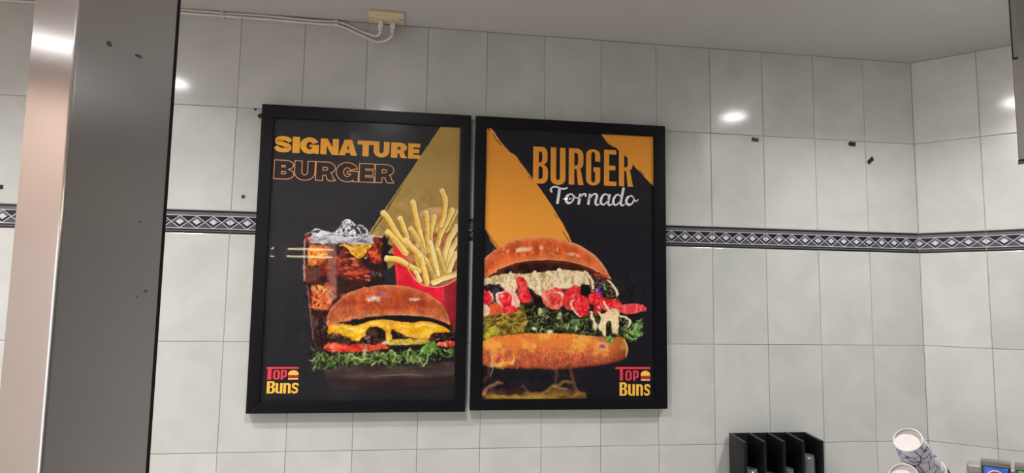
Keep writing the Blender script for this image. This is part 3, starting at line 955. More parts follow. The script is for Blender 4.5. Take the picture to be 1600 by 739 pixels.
# ================ first print: drink, fries, cheeseburger
def paint_first(cv):
    cv.C[:] = c255((48, 47, 51))
    gold = (160, 132, 76)
    cv.fill([(532.8, -11.0), (614.3, -15.4), (626.9, 570.8), (483.2, 572.9), (402.4, 449.5), (370.9, 474.8), (357.7, 440.3), (306.7, 359.5)], gold, tex=lambda A, B, d: np.clip(c255(gold) * (1 + 0.05 * (fbm(A, B, 90, 4, 3) - 0.5)[..., None] * 2), 0, 1), rough=1.2, rsize=12)
    cv.stroke([(410.8, 197.6), (379.8, 251.2), (347.2, 308.6), (316.7, 359.2)], [1.0, 2.2, 3.0, 2.5], (42, 38, 36), soft=1.2)
    # ink spatter at the lower tip
    for i, pts in enumerate([[(339.4, 375.0), (355.9, 386.9), (371.4, 365.8), (368.1, 390.7), (384.7, 402.6), (369.1, 419.5), (381.7, 435.6), (366.0, 448.3), (370.8, 472.8), (355.0, 481.3), (346.0, 452.9), (336.8, 416.2)],
                             [(355.1, 362.2), (363.6, 374.3), (352.6, 407.6), (344.0, 391.4)], [(375.3, 423.4), (397.6, 427.0), (377.8, 439.8)]]):
        cv.fill(pts, (34, 33, 34), rough=2.0, rsize=6, seed=8 + i)
    cv.fill([(346.8, 475.3), (370.9, 474.8), (402.5, 451.6), (442.6, 573.5), (350.2, 574.9)], (46, 46, 48), soft=2)
    # ---- glass of cola
    glass_left = [(106.2, 369.5), (108.1, 434.2), (111.9, 518.5), (122.0, 528.4), (130.5, 588.1), (141.2, 657.5), (154.3, 736.3), (210.9, 747.9), (286.4, 676.1), (358.2, 574.8), (356.1, 513.9), (351.4, 432.3), (349.4, 374.7), (274.8, 364.5), (175.6, 363.4)]
    cola = tex_noise((52, 26, 20), (126, 48, 34), 26, 41, 0.40, 0.66, (1.3, 0.9), (206, 84, 48), 0.60, 0.74)
    cv.fill(glass_left, None, tex=cola, soft=2.5)
    cv.fill([(210.9, 504.6), (299.5, 494.7), (359.5, 493.5), (360.8, 534.2), (281.5, 545.7), (219.0, 560.8)], (46, 28, 26), soft=8, alpha=0.8)
    cv.fill([(261.3, 430.4), (313.4, 437.3), (352.1, 452.7), (352.9, 477.3), (315.0, 482.1), (270.0, 450.6)], (44, 27, 28), soft=7, alpha=0.85)
    cv.fill([(124.3, 403.5), (181.1, 401.9), (182.7, 440.5), (156.4, 467.4), (123.2, 466.1)], None, tex=tex_noise((214, 120, 52), (238, 186, 84), 12, 44, 0.3, 0.7, (1, 1), (206, 60, 36), 0.55, 0.68), soft=9, rough=4, rsize=10)
    cv.fill([(121.4, 470.2), (160.5, 473.3), (162.2, 513.6), (119.6, 518.4)], (92, 68, 58), soft=12, alpha=0.8, rough=4, rsize=10)
    cv.fill([(135.7, 530.1), (186.4, 529.2), (211.2, 560.9), (189.5, 605.3), (142.6, 599.9)], None, tex=tex_noise((206, 96, 58), (240, 170, 100), 11, 47, 0.35, 0.7, (1, 1), (70, 34, 26), 0.62, 0.72), soft=9, rough=4, rsize=10)
    cv.fill([(181.1, 401.9), (208.5, 397.1), (213.3, 516.6), (215.4, 568.9), (190.5, 581.3), (183.1, 497.1)], None, soft=8, alpha=0.5, rough=2, tex=tex_noise((142, 104, 96), (196, 150, 140), 16, 49, 0.3, 0.7, (0.6, 3)))  # pale upright band: the column's mirror image in the glazing, painted into the print
    cv.fill([(214.3, 443.8), (269.6, 438.4), (319.0, 482.1), (316.2, 514.7), (240.5, 508.0), (212.0, 484.3)], None, tex=tex_noise((92, 36, 28), (206, 84, 60), 12, 52, 0.35, 0.68, (1.5, 0.8), (236, 150, 116), 0.64, 0.76), soft=10, rough=5, rsize=9)
    cv.fill([(308.7, 416.9), (344.7, 411.9), (348.2, 456.9), (318.0, 453.5)], None, tex=tex_noise((120, 34, 24), (220, 96, 60), 9, 58), soft=4)
    cv.fill([(133.0, 602.0), (191.9, 617.2), (192.6, 726.3), (156.2, 736.3)], None, tex=tex_noise((48, 32, 32), (92, 62, 58), 14, 59), soft=4)
    cv.stroke([(161.5, 633.5), (157.6, 677.1), (155.4, 716.6)], 3, (120, 86, 82), alpha=0.6)
    # liquid amber lens under the ice
    cv.fill([(216.6, 401.0), (236.6, 406.6), (261.4, 432.4), (277.7, 442.2), (291.5, 437.8), (304.6, 415.0), (320.1, 400.2), (295.8, 392.7), (259.8, 389.6)], None, tex=tex_noise((206, 138, 34), (244, 190, 66), 10, 60, 0.35, 0.65, (1, 1), (150, 84, 26), 0.62, 0.74), soft=2, smooth=4)
    # pale glass shoulder and ice
    cv.fill([(130.3, 362.7), (155.6, 357.9), (234.9, 361.6), (322.9, 365.2), (323.9, 394.0), (276.0, 397.3), (216.3, 394.9), (181.0, 399.9), (129.9, 397.2), (125.3, 381.1)], None, tex=tex_noise((176, 176, 186), (222, 222, 230), 14, 61, 0.34, 0.62, (1.6, .7), (120, 116, 120), 0.6, 0.72), soft=5, rough=3, rsize=10, alpha=0.94)
    ice = [(199.4, 366.8), (214.4, 345.8), (225.5, 325.0), (239.1, 316.3), (255.3, 324.0), (265.7, 334.0), (281.6, 331.4), (296.0, 343.3), (306.7, 361.5), (286.9, 368.3), (245.3, 373.6)]
    cv.fill(ice, None, tex=tex_noise((150, 150, 158), (232, 232, 238), 11, 62, 0.34, 0.56, (1, 1), (48, 47, 52), 0.56, 0.66), soft=1.8, smooth=4)
    cv.fill([(259.9, 340.3), (277.7, 335.6), (294.2, 347.5), (296.6, 359.8), (270.7, 360.5)], (44, 44, 50), soft=3, smooth=4, alpha=0.85)
    cv.stroke([(272.0, 342.0), (278.3, 350.0), (282.6, 360.2)], 4, (214, 214, 222), soft=2)
    cv.stroke([(241.8, 336.8), (251.6, 330.3), (257.9, 340.4)], 3, (70, 70, 76), soft=2)
    cv.stroke([(217.2, 366.2), (229.9, 337.2), (243.4, 324.4)], 5, (240, 240, 246), soft=3, alpha=0.8)
    cv.stroke([(226.1, 390.5), (248.5, 406.2), (268.5, 409.8), (288.0, 397.0)], 5, (198, 178, 140), soft=3, alpha=0.7)
    cv.stroke([(236.1, 394.3), (254.3, 402.0)], 4, (60, 44, 34), soft=2, alpha=0.8)
    cv.stroke([(279.6, 387.0), (289.7, 388.7)], 5, (70, 74, 84), soft=2)
    # rim, left wall of the glass
    cv.stroke([(107.2, 369.5), (128.5, 364.8), (175.7, 367.5), (251.0, 367.3), (314.9, 365.4), (349.4, 372.7)], 2.0, (220, 220, 226), soft=1.6, alpha=0.85)
    cv.stroke([(169.9, 369.7), (197.5, 368.9)], 2.4, (40, 40, 44), soft=1.2)
    cv.stroke([(130.2, 358.6), (145.6, 353.1), (171.4, 359.4), (195.3, 364.8)], 3, (206, 206, 212), soft=2)
    cv.stroke([(132.6, 368.7), (123.5, 385.2), (129.9, 397.2)], 3, (170, 170, 172), soft=2)
    cv.stroke([(109.8, 385.6), (111.2, 438.2), (114.6, 514.5)], 5.0, (196, 184, 170), soft=3, alpha=0.75)
    cv.stroke([(113.9, 520.5), (143.1, 522.0), (178.3, 523.3)], 2.5, (60, 42, 36), soft=1.5)
    cv.stroke([(124.0, 530.3), (132.0, 578.1), (140.4, 637.7), (148.8, 696.9)], 3.5, (150, 126, 116), soft=3, alpha=0.7)
    # faint letters on the glass
    for P in ([(320.6, 498.3), (325.0, 481.9), (331.6, 498.1)], [(332.5, 496.0), (337.1, 483.7), (342.5, 495.8)], [(346.6, 497.8), (344.2, 485.6), (351.7, 499.7)]):
        cv.stroke(P, 1.8, (150, 150, 156), soft=1.2, smooth=0, alpha=0.8)
    # ---- carton of fries
    cv.fill([(437.4, 330.6), (455.0, 300.8), (483.1, 276.8), (515.9, 267.2), (549.3, 270.3), (583.0, 283.9), (604.1, 291.6), (609.4, 529.8), (461.7, 532.4), (426.1, 430.4)], None, tex=tex_noise((188, 134, 84), (204, 158, 110), 40, 71), soft=2, smooth=3)
    cv.fill([(436.6, 372.2), (485.0, 345.8), (539.0, 356.7), (604.8, 325.3), (609.4, 529.8), (451.5, 532.6)], None, tex=tex_noise((150, 84, 62), (186, 122, 96), 22, 72), soft=10)
    red = (236, 44, 62)
    back = [(383.1, 384.1), (413.4, 414.2), (438.9, 450.7), (460.5, 491.4), (441.4, 532.7), (405.0, 533.4), (392.3, 451.8)]
    cv.fill(back, red, soft=1.6)
    fr = [([(514.7, 298.8), (505.5, 341.0), (502.4, 378.7), (513.0, 469.7)], 17, 0.93, 0), ([(487.5, 287.2), (491.3, 349.8), (495.1, 412.1)], 18, 0.92, 0), ([(582.9, 279.7), (567.0, 313.9), (553.2, 343.8)], 17, 0.86, 0),
          ([(572.3, 275.8), (544.7, 335.6), (531.0, 369.5), (524.1, 419.7), (542.1, 481.5)], 18, 0.95, 0), ([(537.4, 213.6), (547.6, 242.9), (545.6, 289.4), (536.2, 327.5)], 17, 1.0, 0),
          ([(444.4, 255.1), (455.1, 305.0), (468.8, 354.6), (485.0, 420.7)], 18, 1.0, 0), ([(404.1, 308.8), (415.1, 335.5), (428.4, 372.5)], 17, 0.96, 0), ([(350.7, 292.9), (371.9, 320.2), (401.9, 369.1), (425.1, 397.4)], 19, 1.0, 0),
          ([(439.8, 343.0), (461.2, 375.7), (478.9, 420.8)], 18, 0.9, 0), ([(588.2, 330.1), (566.2, 368.5), (552.7, 410.6), (547.5, 448.2)], 20, 0.96, 1), ([(591.3, 372.0), (571.4, 410.2), (558.5, 477.0)], 18, 1.0, 1),
          ([(368.0, 355.6), (392.1, 381.8), (425.9, 422.2)], 19, 0.98, 0), ([(461.8, 396.4), (458.7, 429.6), (472.1, 470.6)], 17, 0.86, 0),
          ([(503.6, 384.9), (516.3, 436.5), (530.0, 490.0)], 17, 1.0, 1), ([(527.9, 407.1), (541.3, 448.3), (556.7, 489.4)], 16, 0.88, 0), ([(424.6, 380.8), (452.0, 409.1), (479.2, 433.2), (496.2, 453.5)], 20, 1.0, 0),
          ([(473.0, 429.3), (484.4, 470.3), (495.8, 515.4)], 19, 1.0, 0), ([(496.2, 453.5), (507.1, 478.1), (522.1, 502.5)], 16, 0.84, 0), ([(588.2, 418.1), (574.3, 447.6), (562.9, 489.3)], 17, 1.0, 1),
          ([(367.7, 440.1), (406.2, 443.2), (439.3, 463.1), (468.3, 478.9)], 19, 1.0, 0), ([(460.2, 481.1), (473.2, 509.6)], 15, 1.0, 1), ([(595.9, 482.4), (550.8, 497.8), (518.3, 512.9)], 20, 1.0, 1)]
    for i, (P, w, tone, pale) in enumerate(fr):
        fry(cv, P, w, 80 + i, tone, bool(pale))
    front = [(392.4, 453.8), (414.7, 453.3), (431.3, 467.3), (444.1, 487.6), (461.0, 507.8), (481.7, 521.8), (506.4, 527.5), (531.0, 528.1), (555.5, 522.5), (575.9, 511.8), (608.6, 494.6), (612.6, 673.5), (406.9, 594.4), (398.3, 513.1)]
    cv.fill(front, None, tex=lambda A, B, d: mixc(red, (160, 46, 56), sstep(A, (532.1, 572.2)[0], (564.9, 571.7)[0])) * (1 - 0.10 * sstep(fbm(A, B, 40, 99), .4, .7))[..., None], soft=1.8)
    fry(cv, [(367.7, 440.1), (398.1, 442.4), (426.9, 456.1)], 18, 120, 1.02)
    cv.stroke([(431.3, 465.3), (444.1, 487.6), (461.0, 507.8), (481.7, 521.8), (506.4, 527.5), (531.0, 528.1), (555.5, 522.5), (575.9, 511.8), (600.4, 496.8)], 2.6, (246, 178, 132), soft=1.6)
    cv.stroke([(383.1, 384.1), (401.0, 404.2), (420.0, 428.5)], 2.2, (250, 196, 150), soft=1.6)
    cv.stroke([(395.6, 457.9), (401.7, 492.6), (404.8, 525.2)], 2.0, (246, 120, 110), soft=1.6, alpha=0.7)
    cv.stroke([(547.6, 535.0), (548.5, 572.0)], 5, (200, 110, 116), soft=5, alpha=0.4)
    # ---- cheeseburger
    cv.fill([(156.9, 661.3), (206.9, 648.9), (579.0, 645.3), (590.0, 673.7), (588.6, 704.2), (367.0, 717.5), (171.3, 726.4), (150.7, 696.9)], None, tex=tex_noise((40, 27, 24), (84, 58, 48), 10, 131, 0.4, 0.7, (1, 1), (164, 130, 114), 0.66, 0.80), soft=3, rough=3, rsize=9)
    bun = [(191.7, 659.0), (187.7, 631.2), (195.4, 605.2), (213.1, 584.1), (234.8, 562.5), (257.9, 547.5), (291.1, 535.4), (328.6, 528.2), (360.5, 524.6), (404.7, 524.4), (445.4, 530.6), (485.8, 544.3), (515.4, 560.2), (544.7, 582.3), (559.6, 604.6), (568.3, 627.0), (571.9, 649.4), (546.0, 635.4), (505.0, 625.7), (454.1, 621.2), (393.7, 619.8), (333.9, 623.5), (274.9, 632.2), (230.1, 643.7)]
    cv.fill([(195.5, 655.0), (274.9, 634.2), (393.7, 618.8), (504.9, 623.6), (570.9, 647.4), (575.3, 661.6), (526.2, 658.0), (444.9, 648.6), (364.4, 641.3), (285.6, 656.1), (226.6, 652.7)], (34, 24, 24), soft=3)
    top = (360.6, 526.0)[1]
    cv.fill(bun, None, tex=tex_bun(top, (220, 158, 116), (178, 78, 46), (200, 104, 62), 100), soft=1.8, smooth=3)
    cv.stroke([(198.6, 637.0), (205.3, 609.1), (233.4, 576.6)], [10, 14, 8], (150, 66, 36), soft=14, alpha=0.5)
    cv.stroke([(562.3, 633.2), (549.2, 600.6), (515.8, 572.5)], [10, 14, 8], (150, 66, 36), soft=14, alpha=0.5)
    cv.stroke([(253.4, 584.4), (322.7, 587.4), (402.8, 590.4), (499.7, 580.9)], [10, 22, 22, 10], (164, 62, 36), soft=20, alpha=0.6)
    for x, y, w, h, a in ((585, 467, 26, 10, 0.95), (578, 469, 14, 8, 0.6), (649, 468, 17, 6.5, 0.9), (641, 468, 8, 6, 0.5), (604, 463, 20, 5, 0.25)):
        cv.blob(POINTS[(x, y)], w * 1.15, h * 1.15, (246, 232, 220), alpha=a, power=0.8, rough=0.5, seed=x)
    rr = random.Random(5)
    for k in range(26):
        x = 528 + k * 6.2
        cv.blob(POINTS['bunrow'](k), 5 + rr.random() * 4, 8 + rr.random() * 5, (226, 140, 96), alpha=0.38, rot=0.2)
    cv.stroke([(339.2, 546.7), (357.4, 552.5), (371.5, 554.3)], [3, 6, 2], (116, 110, 196), soft=2.5, alpha=0.8)
    cv.stroke([(195.4, 653.0), (235.9, 640.6), (284.7, 630.1), (343.8, 622.4)], 5, (214, 132, 86), soft=4, alpha=0.7)
    cheese = [(191.4, 674.9), (193.7, 659.0), (212.8, 649.8), (246.0, 649.5), (277.6, 653.2), (304.9, 643.9), (340.3, 634.5), (376.2, 634.2), (424.5, 640.7), (460.8, 641.4), (489.0, 637.0), (525.8, 643.7), (556.7, 655.7), (575.5, 669.8), (559.2, 671.9), (530.6, 673.2), (512.6, 682.4), (504.8, 694.6), (476.4, 693.8), (446.0, 688.0), (417.6, 679.1), (393.2, 665.2), (387.6, 679.3), (392.2, 697.4), (374.4, 701.5), (369.5, 675.4), (359.1, 661.5), (335.1, 655.7), (313.6, 663.9), (302.6, 688.0), (289.3, 703.0), (271.5, 700.1), (257.4, 689.3), (239.7, 688.4), (227.6, 678.5), (206.2, 678.7), (196.7, 684.7)]
    def tcheese(A, B, d):
        n = fbm(A, B, 26, 140, 3, (1.6, 0.8))
        c = mixc((246, 178, 38), (252, 206, 84), sstep(n, 0.35, 0.7))
        k = np.exp(-np.maximum(d, 0) / 4.5)[..., None] * 0.5
        return c * (1 - k) + c255((214, 130, 26)) * k
    cv.fill(cheese, None, tex=tcheese, soft=1.8, smooth=3)
    for P, w in (([(207.3, 658.8), (236.5, 656.6), (266.2, 664.3)], 5), ([(465.2, 654.5), (493.4, 648.1), (526.1, 655.9)], 7), ([(414.7, 650.9), (445.2, 658.7)], 4), ([(376.6, 647.2), (379.5, 675.4), (382.2, 695.4)], 5)):
        cv.stroke(P, w, (255, 232, 150), soft=6, alpha=0.75)
    # pickle, tomato
    cv.fill([(378.3, 699.5), (402.1, 695.3), (456.3, 694.9), (502.8, 694.6), (509.1, 704.7), (476.9, 710.9), (426.7, 713.2), (382.7, 712.4)], None, tex=tex_noise((176, 146, 40), (214, 188, 88), 12, 150, 0.35, 0.65, (2, .7)), soft=2, smooth=3)
    cv.fill([(354.7, 707.6), (380.2, 695.4), (384.5, 705.4), (368.9, 715.5)], (222, 206, 150), soft=3)
    def ttom(A, B, d):
        n = fbm(A, B, 12, 155, 3, (2, 0.8))
        c = mixc((212, 52, 40), (240, 92, 66), sstep(n, 0.35, 0.7))
        k = sstep(fbm(A, B, 16, 157, 3, (1, 3)), 0.62, 0.72)[..., None] * 0.7
        return c * (1 - k) + c255((250, 208, 184)) * k
    cv.fill([(183.6, 720.4), (191.9, 710.5), (215.1, 707.4), (258.3, 712.1), (317.2, 711.8), (358.8, 709.6), (378.9, 717.5), (377.2, 727.5), (327.9, 732.7), (259.2, 736.9), (200.7, 734.1), (186.8, 728.3)], None, tex=ttom, soft=2, smooth=3)
    cv.fill([(529.5, 708.6), (547.7, 702.5), (584.4, 700.2), (586.8, 714.4), (556.3, 718.6), (533.8, 716.7)], None, tex=ttom, soft=2, smooth=3)
    cv.blob(POINTS[(519, 542)], 9, 11, (252, 214, 190), alpha=0.8)
    cv.fill([(181.4, 736.2), (288.6, 737.8), (379.2, 725.5), (503.3, 712.8), (584.9, 720.5), (585.7, 754.9), (182.7, 767.6)], None, tex=tex_noise((30, 28, 26), (48, 40, 34), 8, 158), soft=4)
    # lower bun, dim
    cv.fill([(189.1, 783.3), (290.0, 775.4), (448.7, 779.2), (594.2, 767.0), (593.2, 811.4), (583.5, 835.5), (530.9, 839.3), (391.1, 846.7), (253.8, 848.1), (210.6, 836.2)], None, tex=tex_noise((68, 54, 54), (92, 74, 70), 34, 160, .3, .7, (2, 1)), soft=5, smooth=3)
    cv.fill([(198.2, 814.7), (370.4, 819.0), (587.1, 811.4), (583.7, 843.5), (391.3, 854.6), (224.6, 846.1)], (50, 40, 42), soft=14, alpha=0.75)
    cv.stroke([(330.6, 811.0), (399.7, 807.1), (449.5, 805.2), (489.7, 808.2)], [2, 4, 4, 2], (130, 118, 118), soft=4, alpha=0.8)
    # lettuce
    cv.fill([(147.1, 748.1), (156.0, 730.4), (171.3, 726.4), (187.3, 740.1), (210.7, 742.0), (259.3, 739.9), (288.6, 735.8), (318.2, 739.7), (347.6, 731.6), (367.7, 739.5), (391.2, 729.4), (415.4, 737.3), (447.1, 725.2), (477.6, 733.1), (491.3, 718.9), (519.2, 702.6), (527.7, 716.7), (548.3, 724.7), (584.9, 720.5), (587.4, 738.7), (569.4, 755.0), (552.9, 748.9), (536.9, 759.1), (512.4, 751.1), (505.0, 775.2), (478.5, 767.2), (448.6, 775.2), (412.5, 771.3), (389.1, 785.3), (360.7, 767.4), (319.7, 779.3), (289.8, 767.5), (260.9, 781.3), (227.4, 771.5), (224.3, 791.2), (189.3, 787.3), (169.7, 779.4), (160.9, 755.9)], None,
            tex=tex_noise((44, 58, 32), (104, 126, 70), 11, 165, 0.38, 0.66, (1, 1.4), (26, 30, 22), 0.56, 0.68), soft=2, rough=3, rsize=9)
    g = [(134, 158, 88), (160, 178, 108), (92, 116, 60), (184, 194, 134), (36, 42, 28), (28, 30, 24), (110, 140, 72)]
    x0, y0 = (152.1, 728.4); x1, y1 = (228.0, 785.3)
    leaf_curls(cv, x0, x1, y0, y1, 70, 21, g, 16)
    x0, y0 = (222.2, 738.0); x1, y1 = (496.8, 771.2)
    leaf_curls(cv, x0, x1, y0, y1, 150, 22, g, 18)
    cv.fill([(477.7, 739.1), (487.2, 718.9), (503.2, 708.8), (523.2, 700.6), (529.7, 714.7), (520.0, 732.9), (500.0, 741.0)], None, tex=tex_noise((92, 138, 60), (150, 190, 98), 14, 170), soft=2, smooth=3)
    x0, y0 = (495.6, 727.0); x1, y1 = (581.6, 752.9)
    leaf_curls(cv, x0, x1, y0, y1, 50, 23, g, 15)
    for P in ([(444.4, 767.3), (441.5, 739.2), (449.1, 725.2), (455.5, 737.2)], [(383.6, 739.4), (391.3, 731.4), (403.8, 747.4), (392.5, 767.3)], [(504.0, 739.0), (504.6, 763.1), (492.9, 777.2)], [(261.3, 739.8), (281.3, 751.7), (301.2, 759.5), (328.6, 753.5)]):
        cv.stroke(P, [2, 5, 6, 2], (172, 198, 116), soft=2.5, alpha=0.9)
    cv.blob(POINTS[(570, 552)], 8, 11, (222, 216, 150), alpha=0.9)
    cv.blob(POINTS[(657, 562)], 10, 14, (206, 206, 140), alpha=0.8)
    cv.blob(POINTS[(642, 561)], 7, 13, (206, 210, 140), alpha=0.7)
    finish_first(cv)

def finish_first(cv):
    x0, y0 = (95.1, 317.0); x1, y1 = (372.2, 755.4)
    cv.weather(x0, x1, y0, y1, 12, 3.4, 9, 301, 0.20, 0.16)
    x0, y0 = (141.2, 657.5); x1, y1 = (603.1, 799.3)
    cv.weather(x0, x1, y0, y1, 8, 3.6, 9, 305, 0.20, 0.14)
    x0, y0 = (172.3, 521.4); x1, y1 = (579.3, 657.5)
    cv.weather(x0, x1, y0, y1, 10, 1.5, 10, 309, 0.10, 0.12)
    x0, y0 = (341.8, 208.7); x1, y1 = (603.0, 521.6)
    cv.weather(x0, x1, y0, y1, 6, 1.6, 10, 313, 0.07, 0.10)
def finish_second(cv):
    x0, y0 = (-12.7, 465.7); x1, y1 = (555.9, 697.7)
    cv.weather(x0, x1, y0, y1, 8, 4.6, 10, 321, 0.20, 0.16)
    x0, y0 = (-14.7, 360.8); x1, y1 = (436.3, 503.0)
    cv.weather(x0, x1, y0, y1, 8, 1.8, 12, 325, 0.10, 0.12)
    x0, y0 = (-7.7, 717.5); x1, y1 = (353.6, 894.0)
    cv.weather(x0, x1, y0, y1, 14, 6.0, 18, 329, 0.10, 0.2)

# ================ second print: loaded burger over flames
def paint_second(cv):
    cv.C[:] = c255((40, 39, 43))
    gold = (226, 152, 62)
    tg = lambda A, B, d: np.clip(c255(gold) * (1 + 0.10 * (fbm(A, B, 120, 14, 3) - 0.5)[..., None]), 0, 1)
    cv.fill([(-17.8, -12.3), (12.4, -7.4), (32.3, 22.1), (56.5, 53.6), (80.6, 78.5), (100.2, 88.5), (120.1, 115.9), (140.0, 141.1), (157.6, 164.2), (175.3, 185.2), (204.0, 225.2), (221.7, 248.4), (237.2, 273.8), (263.7, 313.9), (277.0, 339.3), (292.6, 371.1), (264.5, 421.2), (40.9, 401.4), (19.2, 368.2), (-2.6, 332.9)], None, tex=tg, soft=1.6, rough=1.5, rsize=7)
    for P, w, c in (([(21.4, 18.3), (34.7, 39.4), (50.1, 56.1)], 2.6, (36, 34, 36)), ([(3.9, -0.4), (10.5, 8.0)], 2.4, (36, 34, 36)), ([(16.9, 5.5), (41.1, 36.9)], 1.6, (232, 196, 150)), ([(144.5, 156.1), (155.5, 170.8)], 2, (60, 44, 30)),
                    ([(45.1, 397.1), (23.4, 366.0), (6.0, 343.3)], 1.6, (48, 40, 34)), ([(232.9, 282.5), (243.9, 295.1)], 2, (50, 40, 32)), ([(263.9, 339.7), (277.2, 360.8), (286.0, 373.5)], 2.6, (44, 38, 34)), ([(149.8, 235.9), (162.9, 248.3)], 1.4, (190, 124, 50)), ([(56.9, 79.7), (65.7, 87.9)], 1.6, (150, 100, 50))):
        cv.stroke(P, w, c, soft=1.3)
    cv.fill([(-6.8, 337.3), (40.9, 399.3), (28.5, 418.6), (-8.7, 453.0)], (44, 43, 46), soft=2, rough=1, rsize=6)
    cv.stroke([(17.1, 372.5), (40.9, 401.4)], 2.4, (208, 160, 96), soft=1.4, alpha=0.7)
    cv.fill([(386.8, -9.7), (601.8, -12.0), (600.2, 190.2), (568.3, 162.5), (538.7, 132.6), (509.1, 104.9), (495.5, 85.4), (459.2, 55.9), (445.6, 45.4), (420.7, 35.5), (404.9, 13.9)], None, tex=tg, soft=1.6, rough=1.6, rsize=7)
    for P, w, c in (([(445.6, 45.4), (454.7, 60.6), (456.9, 78.3)], 3.4, (36, 34, 36)), ([(527.3, 117.5), (547.8, 136.7)], 2.2, (38, 36, 36)), ([(504.6, 98.4), (513.7, 111.4)], 3.0, (38, 36, 36)), ([(420.7, 31.0), (434.3, 43.7)], 2.4, (38, 36, 36))):
        cv.stroke(P, w, c, soft=1.3)
    # ---- top bun
    cv.fill([(-7.9, 494.8), (39.8, 460.3), (113.8, 443.9), (199.5, 431.3), (286.4, 433.4), (363.2, 448.8), (429.6, 485.9), (445.1, 513.5), (374.4, 504.1), (264.9, 480.8), (135.8, 491.9), (-7.2, 532.2)], None, tex=tex_noise((44, 26, 24), (70, 42, 36), 20, 200), soft=4)
    bun = [(-15.9, 511.6), (-17.0, 457.4), (1.4, 435.0), (20.1, 418.8), (40.9, 402.4), (64.0, 388.1), (88.8, 376.8), (114.9, 368.9), (140.6, 363.5), (166.4, 360.6), (193.2, 359.4), (220.5, 360.3), (246.2, 363.9), (270.7, 368.8), (292.6, 374.8), (323.4, 387.5), (347.7, 399.8), (367.6, 414.3), (385.3, 431.1), (398.6, 445.8), (416.3, 469.1), (430.7, 496.6), (418.5, 490.5), (392.0, 476.0), (356.7, 459.6), (319.3, 447.6), (275.5, 439.0), (221.2, 436.1), (167.3, 438.4), (118.1, 445.9), (82.1, 457.2), (50.6, 470.5), (21.4, 490.0), (2.8, 507.0)]
    top = (192.3, 361.1)[1]
    cv.fill(bun, None, tex=tex_bun(top, (228, 164, 120), (190, 84, 46), (196, 92, 50), 90, 25), soft=1.8, smooth=3)
    rr = random.Random(8)
    for k in range(60):
        x, y = (70.7, 409.1); x2, y2 = (221.0, 413.7)
        cv.blob((x + (x2 - x) * rr.uniform(-0.3, 1.2), y + rr.uniform(-8, 12)), rr.uniform(4, 10), rr.uniform(4, 9), rr.choice([(238, 160, 100), (212, 110, 62), (160, 62, 34)]), alpha=0.5)
    for P2, w, h, a in (((130.4, 403.3), 18, 9, .95), ((113.3, 405.8), 10, 8, .8), ((151.8, 398.5), 12, 7, .6), ((190.5, 395.3), 9, 8, .7), ((244.8, 400.3), 4, 9, .7), ((292.8, 414.0), 22, 7, .6), ((77.1, 411.0), 6, 6, .6), ((314.8, 419.9), 12, 6, .5)):
        cv.blob(P2, w * 1.2, h * 1.2, (252, 232, 204), alpha=a, power=0.8, rough=0.6, seed=int(w))
    cv.stroke([(8.8, 490.2), (39.9, 464.5), (92.5, 442.3), (167.2, 427.8), (242.8, 423.8), (319.2, 436.9), (385.3, 463.3)], [10, 14, 12, 10, 10, 12, 8], (206, 112, 62), soft=8, alpha=0.5)
    cv.stroke([(50.7, 476.8), (114.0, 452.3), (199.6, 442.9), (286.5, 446.2), (374.3, 472.1), (418.5, 494.7)], 5, (120, 56, 38), soft=5, alpha=0.55)
    cv.stroke([(292.6, 375.4), (323.4, 387.5), (367.6, 414.3), (398.6, 445.8), (425.2, 490.3)], 2.6, (240, 196, 142), soft=2, alpha=0.85)
    # ---- filling
    cv.fill([(-7.7, 503.1), (29.9, 494.0), (93.1, 484.3), (200.0, 477.9), (264.8, 465.9), (341.3, 470.6), (396.4, 490.9), (436.3, 503.0), (458.4, 536.8), (454.0, 566.8), (396.5, 576.2), (265.6, 569.6), (94.6, 584.6), (-6.1, 586.0)], None, tex=tex_noise((50, 38, 36), (92, 70, 62), 10, 210, 0.4, 0.68, (1, 1), (170, 144, 124), 0.64, 0.76), soft=3, rough=2, rsize=8)
    cv.fill([(-7.7, 505.2), (21.5, 496.3), (59.3, 487.1), (93.1, 483.3), (131.5, 484.6), (167.8, 478.6), (200.0, 473.7), (232.3, 470.8), (264.8, 467.0), (308.4, 469.2), (339.1, 477.1), (354.6, 496.0), (348.1, 517.4), (330.5, 509.2), (313.1, 524.4), (278.2, 522.9), (243.6, 532.0), (217.8, 540.9), (192.2, 553.9), (175.0, 550.0), (157.6, 529.3), (132.0, 525.5), (106.6, 534.4), (90.0, 555.5), (66.4, 535.1), (51.4, 518.6), (21.9, 519.2), (-7.4, 521.8)], None,
            tex=tex_noise((190, 164, 120), (232, 216, 178), 13, 212, 0.35, 0.65, (0.7, 1.6), (206, 150, 118), 0.62, 0.75), soft=2.2, smooth=3)
    for P, w in (([(169.9, 480.6), (183.1, 507.8), (185.6, 541.4)], 17), ([(212.9, 475.5), (239.0, 494.0), (247.9, 519.2)], 12), ([(251.8, 470.4), (260.7, 497.8), (263.0, 510.5)], 18), ([(284.4, 469.7), (312.9, 492.6), (324.0, 517.9)], 5), ([(86.8, 484.5), (78.8, 518.1), (77.1, 543.2)], 14), ([(339.1, 472.8), (361.2, 495.9), (365.6, 525.6)], 8), ([(319.4, 471.1), (348.0, 500.4), (356.9, 530.0)], 6)):
        cv.stroke(P, w, None, soft=2.5, tex=lambda A, B, d, s, u: mixc((240, 226, 190), (206, 178, 130), sstep(np.abs(u), 0.3, 1.0)))
